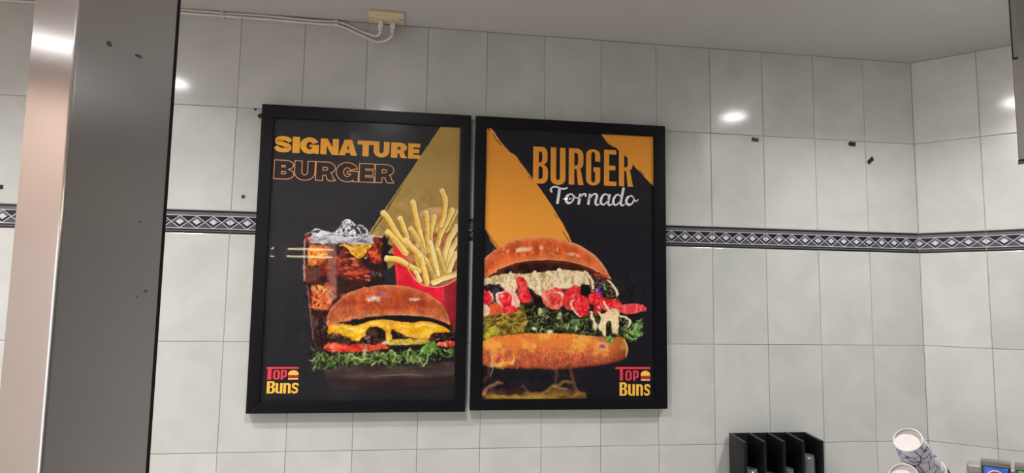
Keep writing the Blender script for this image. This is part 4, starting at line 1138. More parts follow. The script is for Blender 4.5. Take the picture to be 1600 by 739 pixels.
    # pickled ends and patty glimpses
    cv.fill([(383.2, 499.7), (414.1, 503.4), (440.7, 528.6), (454.0, 554.0), (429.6, 565.0), (396.5, 559.2), (387.6, 529.5)], None, tex=tex_noise((36, 30, 28), (88, 74, 60), 8, 220, .4, .7, (1, 1), (176, 152, 118), .66, .78), soft=2.5)
    cv.stroke([(418.5, 496.9), (438.5, 520.1), (454.0, 545.5)], [4, 8, 5], (226, 204, 164), soft=2)
    cv.stroke([(436.3, 515.8), (447.3, 537.0), (449.5, 551.9)], [3, 5, 3], (236, 218, 180), soft=2)
    cv.fill([(328.3, 517.8), (354.6, 513.0), (363.5, 542.7), (348.2, 564.1), (326.3, 556.0)], (34, 29, 30), soft=4)
    cv.fill([(3.1, 523.7), (42.9, 518.8), (64.3, 535.1), (56.1, 551.9), (9.9, 552.7)], None, tex=tex_noise((34, 28, 28), (74, 58, 62), 9, 224), soft=4)
    cv.fill([(160.1, 556.5), (192.2, 558.1), (201.0, 578.9), (171.1, 583.6)], (36, 26, 26), soft=4)
    cv.stroke([(374.3, 480.6), (392.0, 482.4), (418.5, 488.3)], 7, (216, 70, 66), soft=4, alpha=0.85)
    def tred(seed, c0=(206, 34, 44), c1=(240, 84, 84)):
        def f(A, B, d):
            n = fbm(A, B, 11, seed, 4)
            c = mixc(c0, c1, sstep(n, 0.35, 0.68))
            k = np.exp(-np.maximum(d, 0) / 3.0)[..., None] * 0.35
            c = c * (1 - k) + c255((150, 22, 30)) * k
            s = sstep(fbm(A, B, 6, seed + 5, 2), 0.70, 0.82)[..., None] * 0.55
            return c * (1 - s) + c255((252, 196, 186)) * s
        return f
    cream = (244, 222, 196)
    # lettuce bed first
    cv.fill([(-5.9, 598.4), (42.1, 593.6), (115.7, 580.2), (201.1, 591.5), (265.8, 599.1), (330.9, 606.7), (396.5, 601.6), (462.8, 609.3), (496.0, 621.7), (511.5, 642.8), (540.5, 646.8), (535.9, 676.6), (515.8, 685.2), (498.0, 702.2), (473.7, 689.7), (451.6, 694.1), (429.5, 715.3), (414.2, 694.3), (309.5, 678.3), (202.0, 679.1), (96.1, 682.0), (43.8, 690.6), (-3.7, 709.3)], None,
            tex=tex_noise((34, 30, 26), (66, 76, 42), 10, 230, 0.42, 0.68, (1, 1), (120, 150, 84), 0.66, 0.78), soft=3, rough=3, rsize=9)
    cv.fill([(-1.5, 610.7), (42.3, 606.1), (132.8, 584.1), (146.2, 633.9), (134.0, 675.5), (54.1, 684.3), (0.4, 707.2)], None, tex=tex_noise((120, 98, 40), (166, 150, 62), 12, 233, .35, .65, (1.4, .8), (84, 50, 36), .60, .72), soft=8, alpha=0.9)
    leafc = [(124, 146, 86), (160, 176, 118), (80, 100, 58), (200, 204, 148), (34, 30, 27), (28, 25, 24), (30, 26, 25), (100, 124, 70)]
    x0, y0 = (171.3, 600.3); x1, y1 = (266.3, 670.3)
    leaf_curls(cv, x0, x1, y0, y1, 60, 31, leafc, 17)
    x0, y0 = (266.0, 628.4); x1, y1 = (387.9, 677.7)
    leaf_curls(cv, x0, x1, y0, y1, 70, 32, leafc, 17)
    x0, y0 = (449.4, 626.4); x1, y1 = (529.2, 685.1)
    leaf_curls(cv, x0, x1, y0, y1, 70, 33, leafc, 17)
    x0, y0 = (6.9, 614.8); x1, y1 = (138.2, 675.4)
    leaf_curls(cv, x0, x1, y0, y1, 70, 34, [(190, 176, 78), (150, 130, 50), (106, 70, 44), (214, 200, 110), (70, 54, 36)], 20)
    cv.fill([(6.1, 682.6), (24.5, 659.9), (41.0, 651.5), (49.6, 663.8), (33.2, 684.5), (12.7, 701.0)], (176, 176, 56), soft=6)
    cv.fill([(498.2, 647.2), (520.5, 638.4), (540.5, 648.9), (529.3, 661.7), (540.3, 678.7), (515.8, 685.2), (493.6, 672.6), (507.0, 659.8)], None, tex=tex_noise((84, 122, 60), (142, 176, 98), 9, 236), soft=2, smooth=3)
    cv.stroke([(480.3, 679.1), (502.4, 693.8), (515.8, 689.4)], 5, (128, 166, 86), soft=2)
    cv.fill([(291.9, 632.3), (315.8, 625.8), (322.4, 648.8), (300.8, 661.6)], None, tex=tex_noise((70, 100, 58), (112, 142, 80), 10, 238), soft=3)
    # cream spots on the leaves
    for P2, rx, ry in (((188.4, 606.3), 9, 12), ((257.3, 616.0), 6, 10), ((223.3, 670.6), 10, 7), ((374.7, 652.5), 9, 14), ((169.9, 662.7), 8, 6), ((309.4, 657.3), 5, 10)):
        cv.blob(P2, rx * 1.2, ry * 1.2, (240, 222, 180), alpha=1.0, power=0.6, rough=0.7, seed=int(rx))
    # tomato pieces and red sausages
    cv.fill([(16.9, 589.8), (44.0, 581.2), (73.5, 584.9), (78.1, 609.8), (48.8, 616.3), (23.6, 614.6)], (226, 92, 62), soft=3, smooth=3)
    cv.fill([(-6.1, 586.0), (10.5, 581.7), (23.4, 602.2), (19.5, 618.7), (2.9, 623.1), (-5.6, 614.9)], (236, 206, 176), soft=4, smooth=3)
    cv.fill([(-6.9, 544.6), (9.7, 540.2), (28.8, 552.4), (33.4, 573.0), (21.0, 585.7), (-6.2, 581.9)], None, tex=tred(240), soft=2, smooth=3)
    cv.stroke([(18.2, 544.2), (31.0, 560.6), (29.2, 575.2)], [4, 6, 3], (250, 200, 188), soft=2.5)
    cv.fill([(43.6, 556.3), (60.2, 541.4), (85.4, 536.8), (111.1, 551.0), (120.0, 580.1), (107.5, 596.9), (73.8, 605.7), (52.5, 585.2), (41.8, 572.9)], None, tex=tex_noise((232, 150, 130), (248, 206, 184), 12, 242), soft=2.5, smooth=3)
    cv.fill([(49.8, 554.1), (72.9, 543.3), (92.1, 555.5), (94.6, 580.5), (77.9, 597.3), (56.6, 578.9)], None, tex=tred(243), soft=2.5, smooth=3)
    cv.stroke([(41.6, 564.6), (45.6, 552.1), (60.2, 543.5)], [4, 7, 4], (252, 240, 226), soft=2.5)
    cv.blob((62.5, 556.0), 13, 9, (250, 206, 190), alpha=0.9)
    cv.fill([(63.1, 593.4), (94.7, 588.8), (111.7, 596.9), (103.5, 613.6), (74.0, 614.0)], None, tex=tred(245), soft=3, smooth=3)
    cv.fill([(108.3, 502.9), (118.8, 494.3), (135.9, 498.2), (142.5, 517.0), (151.4, 542.0), (158.1, 567.0), (141.2, 577.7), (119.9, 571.8), (113.1, 540.5)], None, tex=tred(246), soft=2, smooth=3)
    cv.stroke([(119.0, 509.0), (125.7, 534.0), (130.4, 563.2)], 5, (250, 110, 100), soft=4, alpha=0.7)
    cv.fill([(192.0, 541.3), (217.8, 532.4), (248.0, 531.9), (269.7, 544.2), (274.2, 569.5), (261.4, 590.7), (231.3, 599.5), (205.3, 583.1), (196.6, 566.4)], None, tex=tex_noise((224, 96, 84), (246, 160, 140), 9, 248, .35, .65), soft=2.5, smooth=3)
    cv.fill([(213.7, 553.6), (235.1, 544.8), (256.8, 552.9), (259.1, 573.9), (237.6, 584.7), (218.1, 574.5)], None, tex=tred(249, (190, 50, 54), (226, 90, 86)), soft=3, smooth=3)
    cv.stroke([(235.1, 542.7), (256.7, 542.3), (265.5, 557.0)], [3, 6, 4], (248, 214, 196), soft=2.5)
    cv.fill([(230.6, 525.9), (252.2, 523.4), (265.3, 538.0), (243.7, 540.4)], (216, 56, 62), soft=3)
    cv.fill([(274.0, 535.7), (293.5, 520.5), (317.4, 520.1), (326.3, 543.3), (322.0, 564.5), (295.9, 564.9), (278.5, 556.8)], None, tex=tred(252), soft=2.5, smooth=3)
    cv.stroke([(234.9, 519.5), (265.2, 525.3), (291.3, 520.6)], [8, 11, 6], cream, soft=4, alpha=0.9)
    cv.fill([(269.8, 552.7), (293.7, 565.0), (296.1, 594.5), (278.7, 598.9), (265.6, 578.0)], (208, 60, 60), soft=4, smooth=3)
    cv.fill([(291.6, 573.4), (306.7, 556.3), (328.5, 549.6), (348.2, 559.9), (354.8, 585.2), (348.4, 614.9), (328.8, 623.5), (309.2, 611.1), (296.1, 594.5)], None, tex=tred(254), soft=2, smooth=3)
    cv.stroke([(302.4, 564.8), (291.6, 581.9), (302.6, 602.8), (324.4, 621.5)], [4, 8, 6, 3], (250, 206, 182), soft=2.2)
    cv.fill([(352.5, 551.4), (374.5, 538.2), (396.5, 550.7), (400.9, 576.1), (378.9, 584.9), (357.0, 576.7)], None, tex=tred(256), soft=2.5, smooth=3)
    cv.fill([(365.8, 580.8), (392.1, 572.0), (396.5, 601.6), (374.6, 614.6)], (182, 40, 50), soft=4)
    cv.fill([(387.7, 567.8), (418.5, 558.8), (458.4, 571.0), (473.9, 592.1), (451.7, 609.4), (409.7, 601.4)], None, tex=tred(257), soft=2.5, smooth=3)
    def tsaus(A, B, d):
        n = fbm(A, B, 14, 260, 3, (0.5, 2.5))
        c = mixc((216, 60, 66), (242, 112, 110), sstep(n, 0.35, 0.7))
        k = np.exp(-np.maximum(d, 0) / 3.0)[..., None] * 0.4
        return c * (1 - k) + c255((236, 150, 146)) * k
    cv.fill([(453.9, 581.7), (480.6, 576.0), (511.8, 575.6), (534.2, 577.4), (547.6, 584.7), (552.0, 593.2), (545.2, 599.7), (525.1, 605.3), (493.8, 610.0), (467.2, 607.1), (449.5, 596.7)], None, tex=tsaus, soft=2, smooth=3)
    # cream drips
    drip = [(383.4, 601.8), (396.6, 610.1), (418.6, 601.3), (440.6, 590.4), (456.1, 605.1), (453.9, 630.6), (456.0, 664.5), (445.0, 675.1), (431.8, 671.0), (429.6, 639.4), (418.6, 633.1), (412.0, 648.0), (412.0, 673.3), (409.8, 688.0), (396.6, 669.2), (383.5, 656.7), (394.4, 631.3), (387.8, 614.4)]
    cv.fill(drip, None, tex=tex_noise((226, 196, 146), (246, 226, 184), 14, 262), soft=2, smooth=3)
    cv.stroke([(458.3, 617.8), (484.9, 623.9), (493.8, 636.6), (484.8, 653.6)], [5, 6, 8, 4], (238, 220, 184), soft=2.2)
    cv.stroke([(357.1, 606.3), (374.7, 642.0), (374.7, 663.1)], [4, 8, 4], (240, 220, 184), soft=2.2)
    cv.stroke([(361.5, 606.3), (363.7, 623.1)], 8, (246, 206, 190), soft=3)
    cv.stroke([(405.3, 571.8), (414.1, 588.7), (423.0, 601.3)], 8, (246, 216, 190), soft=3)
    cv.blob((387.7, 589.0), 8, 9, (246, 206, 190), alpha=0.9)
    cv.blob((278.7, 592.6), 9, 5, (250, 150, 130), alpha=0.7)
    # small violet and green glints
    cv.blob((386.5, 529.5), 7, 17, (120, 70, 226), alpha=1.0, rot=0.15, power=0.6)
    cv.blob((389.9, 544.4), 7, 9, (206, 40, 176), alpha=0.9, power=0.6)
    cv.blob((378.8, 531.8), 5, 7, (236, 226, 240), alpha=0.9, power=0.6)
    cv.blob((406.4, 524.9), 5, 9, (84, 200, 120), alpha=0.9, power=0.6)
    # ---- lower bun
    lb = [(-11.9, 717.5), (12.7, 699.0), (45.8, 686.4), (96.1, 680.9), (159.4, 677.3), (223.4, 675.8), (287.9, 677.4), (353.0, 682.1), (407.6, 688.1), (462.6, 685.6), (478.1, 700.2), (486.8, 725.5), (484.6, 746.6), (466.9, 763.4), (429.5, 773.9), (375.0, 782.3), (310.1, 789.6), (235.1, 793.8), (139.7, 792.7), (66.3, 788.7), (26.7, 784.6), (-10.7, 774.5)]
    tb0, tb1 = (202.0, 677.0)[1], (203.2, 792.7)[1]
    def tlow(A, B, d):
        t = (B - tb0) / (tb1 - tb0)
        n = fbm(A, B, 5.5, 270, 3)
        c = mixc((222, 128, 64), (182, 92, 66), sstep(t, 0.2, 0.75))
        k = sstep(fbm(A, B, 40, 272, 3), 0.52, 0.72)[..., None] * (1 - sstep(t, .3, .8))[..., None]
        c = c * (1 - k) + c255((238, 164, 78)) * k
        g = (n - 0.5) * (0.10 + 0.5 * sstep(t, 0.25, 0.6))
        c = c * (1 + g[..., None])
        e = np.exp(-np.maximum(d, 0) / 7.0)[..., None] * sstep(t, .3, .9)[..., None] * 0.5
        dk = sstep(A, (407.6, 736.3)[0], (473.5, 736.1)[0])[..., None] * 0.25
        return np.clip(c * (1 - e) * (1 - dk), 0, 1)
    cv.fill(lb, None, tex=tlow, soft=2, smooth=3)
    cv.stroke([(473.7, 691.8), (484.6, 723.4), (480.1, 752.9)], [3, 6, 3], (232, 190, 128), soft=3, alpha=0.85)
    cv.fill([(374.8, 682.0), (445.0, 685.7), (440.5, 706.8), (387.9, 702.9)], (150, 96, 80), soft=10, alpha=0.6)
    cv.fill([(409.8, 690.1), (427.4, 681.6), (440.6, 689.9), (436.1, 706.8), (427.4, 713.2), (414.2, 704.8)], None, tex=tex_noise((92, 120, 60), (150, 170, 96), 8, 274), soft=3)
    cv.blob((398.9, 717.5), 14, 8, (112, 60, 214), alpha=0.95, power=0.6)
    # flames
    fl = [(250, 190, 70), (244, 150, 50), (252, 214, 110)]
    for P, w, c, a in (([(34.0, 727.5), (38.7, 758.1), (43.2, 778.5), (64.0, 774.4), (67.6, 741.7)], [4, 12, 18, 12, 3], fl[0], .55), ([(68.3, 782.5), (89.0, 770.3), (101.3, 749.8), (105.3, 737.5)], [14, 16, 9, 3], fl[1], .55), ([(30.8, 782.6), (55.7, 778.5), (97.4, 774.3)], [14, 14, 8], fl[2], .55),
                       ([(31.9, 727.5), (32.5, 758.1), (33.0, 788.7), (29.4, 819.1)], [2, 3, 3, 1.5], (250, 224, 200), .8), ([(103.3, 741.6), (103.6, 762.1), (97.5, 778.4)], [2, 3, 2], (252, 210, 140), .8)):
        cv.stroke(P, w, c, soft=12 if max(w) > 5 else 1.5, alpha=a * 0.85)
    bx = [(-1.1, 847.3), (25.7, 843.4), (77.9, 863.8), (119.5, 851.8), (161.7, 868.3), (208.1, 860.4), (237.6, 840.0), (276.0, 829.8), (306.1, 848.5), (321.2, 869.1), (344.9, 873.4), (345.0, 898.0), (-0.1, 895.6)]
    cv.fill(bx, None, tex=lambda A, B, d: (mixc((92, 56, 46), (168, 128, 56), sstep(fbm(A, B, 34, 280, 4, (1.8, .8)), .35, .7)), sstep(B, (98.4, 839.6)[1], (99.1, 884.2)[1]) * 0.95), soft=8)
    for P, w, c, a in (([(3.5, 871.5), (19.7, 851.4), (44.2, 837.4), (69.2, 835.4)], [8, 7, 5, 2], (206, 132, 100), .75), ([(16.1, 881.7), (78.2, 878.0), (161.9, 882.5), (216.7, 878.8)], [8, 5, 9, 5], (178, 160, 60), .8),
                       ([(182.9, 880.6), (208.1, 864.5), (229.2, 848.2), (254.7, 840.1), (271.7, 831.9), (297.4, 836.1)], [8, 9, 8, 6, 5, 3], (178, 134, 62), .7), ([(233.4, 844.1), (254.8, 852.4), (280.4, 854.5)], [6, 5, 2], (206, 148, 96), .7),
                       ([(241.4, 782.4), (243.8, 809.2), (241.9, 840.0)], [4, 4, 3], (150, 92, 70), .55), ([(284.2, 782.4), (297.4, 819.6), (310.4, 856.7), (319.1, 877.3)], [3, 5, 6, 5], (150, 92, 64), .6), ([(136.2, 845.8), (149.0, 864.2), (161.8, 878.5)], [3, 5, 4], (160, 100, 80), .6),
                       ([(6.9, 831.2), (18.9, 811.0), (22.8, 794.8)], [5, 6, 5], (140, 70, 50), .5), ([(302.0, 879.3), (319.1, 869.1), (340.6, 871.3)], [6, 5, 2], (176, 128, 62), .6), ([(40.7, 869.7), (65.4, 859.7), (98.7, 859.9), (132.0, 847.8)], [3, 4, 4, 2], (120, 66, 62), .7)):
        cv.stroke(P, [q + 3 for q in w], c, soft=8, alpha=a * 0.85)
    cv.fill([(44.4, 847.5), (77.6, 839.5), (123.6, 843.7), (140.6, 860.1), (111.4, 872.1), (57.3, 873.8), (36.4, 863.6)], (44, 34, 40), soft=10, alpha=0.6)
    finish_second(cv)
POINTS = {(585, 467): (332.0, 569.1), (578, 469): (318.3, 573.4), (649, 468): (460.7, 569.2), (641, 468): (444.5, 569.4), (604, 463): (369.7, 560.4), (519, 542): (207.9, 720.3), (570, 552): (308.4, 739.7), (657, 562): (482.3, 759.2), (642, 561): (452.1, 757.2)}
_ra, _rb, _rc = (224.5, 600.8), (372.5, 582.7), (545.2, 604.8)
POINTS['bunrow'] = lambda k: ((_ra[0] + (_rc[0] - _ra[0]) * k / 25), (_ra[1] * (1 - k / 12.5) + _rb[1] * k / 12.5) if k <= 12.5 else (_rb[1] * (2 - k / 12.5) + _rc[1] * (k / 12.5 - 1)))

SIG = [('S', (4.5, 57.4), (56.6, 110.0)), ('I', (59.3, 57.9), (81.8, 110.1)), ('G', (82.6, 58.2), (141.2, 110.3)), ('N', (145.7, 58.7), (202.4, 110.6)), ('A', (203.0, 59.1), (261.0, 110.7)), ('T', (261.5, 59.5), (313.6, 110.8)), ('U', (312.7, 60.1), (363.2, 111.0)), ('R', (368.5, 60.5), (420.1, 111.3)), ('E', (423.6, 60.9), (462.3, 111.3))]
BUR = [('B', (6.6, 135.3), (67.6, 195.7)), ('U', (69.2, 135.3), (132.1, 195.7)), ('R', (134.7, 135.2), (195.8, 195.5)), ('G', (198.0, 135.0), (267.3, 195.5)), ('E', (270.3, 134.9), (317.6, 195.3)), ('R', (320.8, 134.9), (380.7, 195.2))]
BU2 = [('B', (159.2, 55.0), (210.1, 180.1)), ('U', (219.1, 54.7), (270.0, 179.6)), ('R', (281.8, 54.3), (333.1, 179.2)), ('G', (341.6, 54.0), (391.1, 178.8)), ('E', (404.4, 53.6), (447.7, 178.3)), ('R', (456.9, 53.3), (506.6, 177.9))]
# ------------------------------------------------------------------ lettering (flat print, cut as outlines)
def arc(cx, cy, rx, ry, a0, a1, n=12):
    return [(cx + rx * math.cos(math.radians(a0 + (a1 - a0) * i / n)), cy + ry * math.sin(math.radians(a0 + (a1 - a0) * i / n))) for i in range(n + 1)]
def rect(x0, y0, x1, y1):
    return [(x0, y0), (x1, y0), (x1, y1), (x0, y1)]
def rrect(x0, y0, x1, y1, rx, ry, right_only=True):
    """counter with rounded right side"""
    return [(x0, y0)] + arc(x1 - rx, y0 + ry, rx, ry, -90, 0, 5) + arc(x1 - rx, y1 - ry, rx, ry, 0, 90, 5) + [(x0, y1)]
class Strip(list):
    pass
def ribbon(path, ws):
    P = smooth_path([(x, y, w) for (x, y), w in zip(path, ws)], 8)
    l, r = [], []
    for i, (x, y, w) in enumerate(P):
        x0, y0, _ = P[max(i - 1, 0)]; x1, y1, _ = P[min(i + 1, len(P) - 1)]
        d = math.hypot(x1 - x0, y1 - y0) or 1
        nx, ny = -(y1 - y0) / d, (x1 - x0) / d
        l.append((x + nx * w / 2, y + ny * w / 2)); r.append((x - nx * w / 2, y - ny * w / 2))
    return Strip(l + r[::-1])
# unit glyphs, y up; sx = stem as a share of the width, sy = bar as a share of the height
def glyph(ch, sx, sy, wide=True):
    if ch == 'I':
        return [rect(0, 0, 1, 1)]
    if ch == 'N':
        return [[(0, 0), (0, 1), (sx * 1.08, 1), (1 - sx, .46), (1 - sx, 1), (1, 1), (1, 0), (1 - sx * 1.08, 0), (sx, .54), (sx, 0)]]
    if ch == 'A':
        return [[(0, 0), (.30, 1), (.70, 1), (1, 0), (.66, 0), (.61, .17), (.39, .17), (.34, 0)], [(.435, .38), (.565, .38), (.5, .68)]]
    if ch == 'T':
        return [[(0, 1 - sy), (0, 1), (1, 1), (1, 1 - sy), (.5 + sx / 2, 1 - sy), (.5 + sx / 2, 0), (.5 - sx / 2, 0), (.5 - sx / 2, 1 - sy)]]
    if ch == 'E':
        m0, m1 = .5 - sy / 2, .5 + sy / 2
        return [[(0, 0), (0, 1), (1, 1), (1, 1 - sy), (sx, 1 - sy), (sx, m1), (.92, m1), (.92, m0), (sx, m0), (sx, sy), (1, sy), (1, 0)]]
    if ch == 'U':
        ro = .42 if wide else .16
        ri = ro - sy * .9 if wide else ro - sy * .55
        rx = .5 - sx
        return [[(0, 1), (sx, 1)] + arc(.5, sy + ri - .02, rx, ri, 180, 360, 14) + [(1 - sx, 1), (1, 1)] + arc(.5, ro - .02, .5, ro, 0, -180, 20)]
    if ch == 'R':
        ro, b = (.30, .40) if wide else (.20, .42)
        bx = .42 if wide else .45
        top = [(0, 0), (0, 1)] + arc(1 - bx - .02, 1 - ro, bx, ro, 90, 0, 8) + arc(1 - bx - .02, b + ro * .86, bx, ro * .86, 0, -62, 6)
        leg = [(.80, .40), (.90, .14), (1.0, .07), (1.0, 0), (.66, 0), (.58, .09), (.52, b - sy * .42), (sx, b - sy * .42), (sx, 0)] if wide else [(.80, .42), (1.0, 0), (1 - sx * 1.02, 0), (.52, b + .01), (sx, b + .01), (sx, 0)]
        k0, k1 = (b + sy * .52, 1 - sy) if wide else (b + sy * .85, 1 - sy * .95)
        h = (k1 - k0)
        return [top + leg, rrect(sx, k0, (.60 if wide else 1 - sx), k1, (.12 if wide else .18), h * (.48 if wide else .25))]
    if ch == 'B':
        m = .52
        r1, r2 = (.24, .27) if wide else (.18, .20)
        o = [(0, 0), (0, 1)] + arc(.60, 1 - r1, .36, r1, 90, 0, 8) + arc(.60, m + r1 * .8, .36, r1 * .8, 0, -70, 6) + arc(.60, m - r2 * .85, .40, r2 * .85, 70, 0, 6) + arc(.60, r2, .40, r2, 0, -90, 8)
        x1 = .58 if wide else 1 - sx * 1.0
        rx = .10 if wide else .16
        h1, h2 = (m + sy * .42, 1 - sy * .98), (sy * .98, m - sy * .42)
        return [o, rrect(sx, h1[0], x1 - .02, h1[1], rx, (h1[1] - h1[0]) * (.48 if wide else .25)), rrect(sx, h2[0], x1 + .02, h2[1], rx, (h2[1] - h2[0]) * (.48 if wide else .25))]
    if ch == 'G':
        if wide:
            o = arc(.5, .5, .5, .52, 24, 306, 40) + [(.75, .0), (1, 0), (1, .56), (.50, .56), (.50, .41), (.66, .41)] + arc(.5, .5, .165, .235, 318, 28, 26)
            return [o]
        ro = .16
        rx = .5 - sx
        o = [(1, .66)] + arc(.5, 1 - ro, .5, ro, 0, 180, 18) + arc(.5, ro, .5, ro, 180, 360, 18) + [(1, .50), (.52, .50), (.52, .50 - sy), (1 - sx, .50 - sy)] + arc(.5, ro, rx, ro - sy * .62, 0, -180, 12) + arc(.5, 1 - ro, rx, ro - sy * .62, 180, 0, 12) + [(1 - sx, .66)]
        return [o]
    if ch == 'S':
        return [ribbon([(.90, .66), (.80, .80), (.50, .865), (.24, .80), (.20, .66), (.36, .56), (.64, .46), (.80, .34), (.76, .20), (.50, .135), (.20, .20), (.08, .36)], [.26, .27, .27, .32, .36, .28, .28, .36, .32, .27, .27, .26])]
    # rounded narrow logo letters
    if ch in 'ou':
        r = .38
        if ch == 'o':
            ring = lambda q, ry: arc(.5, 1 - ry - (q - 0) * 0, .5 - q, ry, 0, 180, 10)
            return [arc(.5, .78, .5, .22, 0, 180, 10) + arc(.5, .22, .5, .22, 180, 360, 10), arc(.5, .76, .5 - sx, .24 - sy, 0, 180, 8) + arc(.5, .24, .5 - sx, .24 - sy, 180, 360, 8)]
        return [[(0, 1), (sx, 1), (sx, .30)] + arc(.5, .26, .5 - sx, .12, 180, 360, 8) + [(1 - sx, 1), (1, 1), (1, 0), (1 - sx, 0), (1 - sx, .05)] + arc(.42, .22, .42, .22, -80, -180, 8)]
    if ch == 'n':
        return [[(0, 0), (0, 1), (sx, 1), (sx, .95)] + arc(.58, .78, .42, .22, 100, 0, 8) + [(1, 0), (1 - sx, 0), (1 - sx, .70)] + arc(.5, .72, .5 - sx, .12, 0, 180, 8) + [(sx, 0)]]
    if ch == 'p':
        return [[(0, 0), (0, 1)] + arc(.55, .80, .45, .20, 90, 0, 8) + arc(.55, .42, .45, .20, 0, -90, 8) + [(sx, .22), (sx, 0)], rrect(sx, .22 + sy, 1 - sx, 1 - sy, .2, .12)]
    if ch == 's':
        return [ribbon([(.96, .72), (.84, .86), (.52, .91), (.22, .84), (.20, .66), (.46, .53), (.76, .40), (.80, .20), (.50, .09), (.18, .13), (.03, .27)], [.20, .20, .19, .24, .27, .22, .27, .24, .19, .20, .20])]
    return [rect(0, 0, 1, 1)]

def place(contours, p0, p1):
    """unit glyph into the box p0 (upper corner) .. p1 (lower corner), mm, y down"""
    return [type(c)([(p0[0] + x * (p1[0] - p0[0]), p1[1] - y * (p1[1] - p0[1])) for x, y in c]) for c in contours]
def flat(contour_sets, name, material, parent, lift):
    """filled outlines (first contour outer, the rest holes) as one flat part"""
    mb = MB()
    for cs in contour_sets:
        if isinstance(cs[0], Strip):
            c = cs[0]
            n = len(c) // 2
            mb.add([(x / 1000, -lift, -y / 1000) for x, y in c], [(i, i + 1, 2 * n - 2 - i, 2 * n - 1 - i) for i in range(n - 1)])
            continue
        pts = [p for c in cs for p in c]
        tris = geometry.tessellate_polygon([[Vector((x, -y, 0)) for x, y in c] for c in cs])
        mb.add([(x / 1000, -lift, -y / 1000) for x, y in pts], [tuple(t) for t in tris])
    return mesh_obj(name, mb.v, mb.f, material, parent)
def outline(contour_sets, width, name, material, parent, lift):
    mb = MB()
    for cs in contour_sets:
        for c in cs:
            q = [c[0]]
            for p in c[1:]:
                if math.hypot(p[0] - q[-1][0], p[1] - q[-1][1]) > 0.3:
                    q.append(p)
            if math.hypot(q[0][0] - q[-1][0], q[0][1] - q[-1][1]) < 0.3:
                q.pop()
            n = len(q)
            a, b = [], []
            for i in range(n):
                x0, y0 = q[i - 1]; x, y = q[i]; x1, y1 = q[(i + 1) % n]
                d0, d1 = Vector((x - x0, y - y0)).normalized(), Vector((x1 - x, y1 - y)).normalized()
                nn = Vector((-(d0.y + d1.y), d0.x + d1.x))
                nn = nn.normalized() if nn.length > 1e-4 else Vector((-d0.y, d0.x))
                k = width / 2 / max(0.45, nn.dot(Vector((-d1.y, d1.x))))
                a.append((x + nn.x * k, y + nn.y * k)); b.append((x - nn.x * k, y - nn.y * k))
            mb.add([(x / 1000, -lift, -y / 1000) for x, y in a + b], [(i, (i + 1) % n, n + (i + 1) % n, n + i) for i in range(n)])
    return mesh_obj(name, mb.v, mb.f, material, parent)

# ------------------------------------------------------------------ framed posters
M['backing'] = mat('backing_board', rgb(60, 52, 46), 0.8)

def framed_poster(x0, x1, z0, z1, ix0, ix1, iz0, iz1, painter, gain, label):
    p = empty('framed_poster', (ix0, 0, iz1))
    yb, yf, yp = -0.004, -0.030, -0.020
    def q(x, y, z):
        return (x - ix0, y, z - iz1)
    lip = 0.0025
    for (a, b, c, d) in (((x0, z1), (x1, z1), (ix1, iz1), (ix0, iz1)), ((x1, z0), (x0, z0), (ix0, iz0), (ix1, iz0)), ((x0, z0), (x0, z1), (ix0, iz1), (ix0, iz0)), ((x1, z1), (x1, z0), (ix1, iz0), (ix1, iz1))):
        mb = MB()
        o1, o2, i2, i1 = a, b, c, d
        vs = [q(o1[0], yb, o1[1]), q(o2[0], yb, o2[1]), q(i2[0], yb, i2[1]), q(i1[0], yb, i1[1]), q(o1[0], yf, o1[1]), q(o2[0], yf, o2[1]), q(i2[0], yf + 0.001, i2[1]), q(i1[0], yf + 0.001, i1[1])]
        # ridge just inside the outer edge, so the rail slopes towards the print
        def along(u, v, t):
            return (u[0] + (v[0] - u[0]) * t, u[1] + (v[1] - u[1]) * t)
        m1, m2 = along(o1, i1, 0.75), along(o2, i2, 0.75)
        vs += [q(m1[0], yf, m1[1]), q(m2[0], yf, m2[1])]
        mb.add(vs, [(0, 1, 2, 3), (0, 4, 5, 1), (4, 8, 9, 5), (8, 7, 6, 9), (2, 6, 7, 3), (0, 3, 7, 8, 4), (1, 5, 9, 6, 2)])
        mb.build('frame_rail', M['black_frame'], p, bevel=0.0006, segs=1)
    W_, H_ = (ix1 - ix0) * 1000, (iz1 - iz0) * 1000
    m = 4.0
    MB().box(-0.004, W_ / 1000 + 0.004, yp + 0.0015, yb - 0.001, -H_ / 1000 - 0.004, 0.004).build('backing_board', M['backing'], p)
    cv = Canvas(W_, H_, 1.4, gain)
    painter(cv)
    pr = cv.build('print', M['ink'], p)
    pr.location = (0, yp, 0)
    MB().box(0.0005, W_ / 1000 - 0.0005, yp - 0.0045, yp - 0.0025, -H_ / 1000 + 0.0005, -0.0005).build('glazing', M['pane'], p)
    tag(p, label, 'poster', 'framed burger posters')
    return p, pr

I_org = ink('ink_orange', 238, 170, 66)
I_gold = ink('ink_gold', 228, 154, 64)
I_line = ink('ink_outline', 224, 152, 96)
I_white = ink('ink_white', 226, 224, 228)
I_red = ink('ink_red', 208, 66, 80, 0.86)
I_yel = ink('ink_yellow', 238, 186, 78, 0.86)
I_brown = ink('ink_brown', 120, 44, 36, 0.86)
I_cream = ink('ink_cream', 240, 196, 140, 0.86)

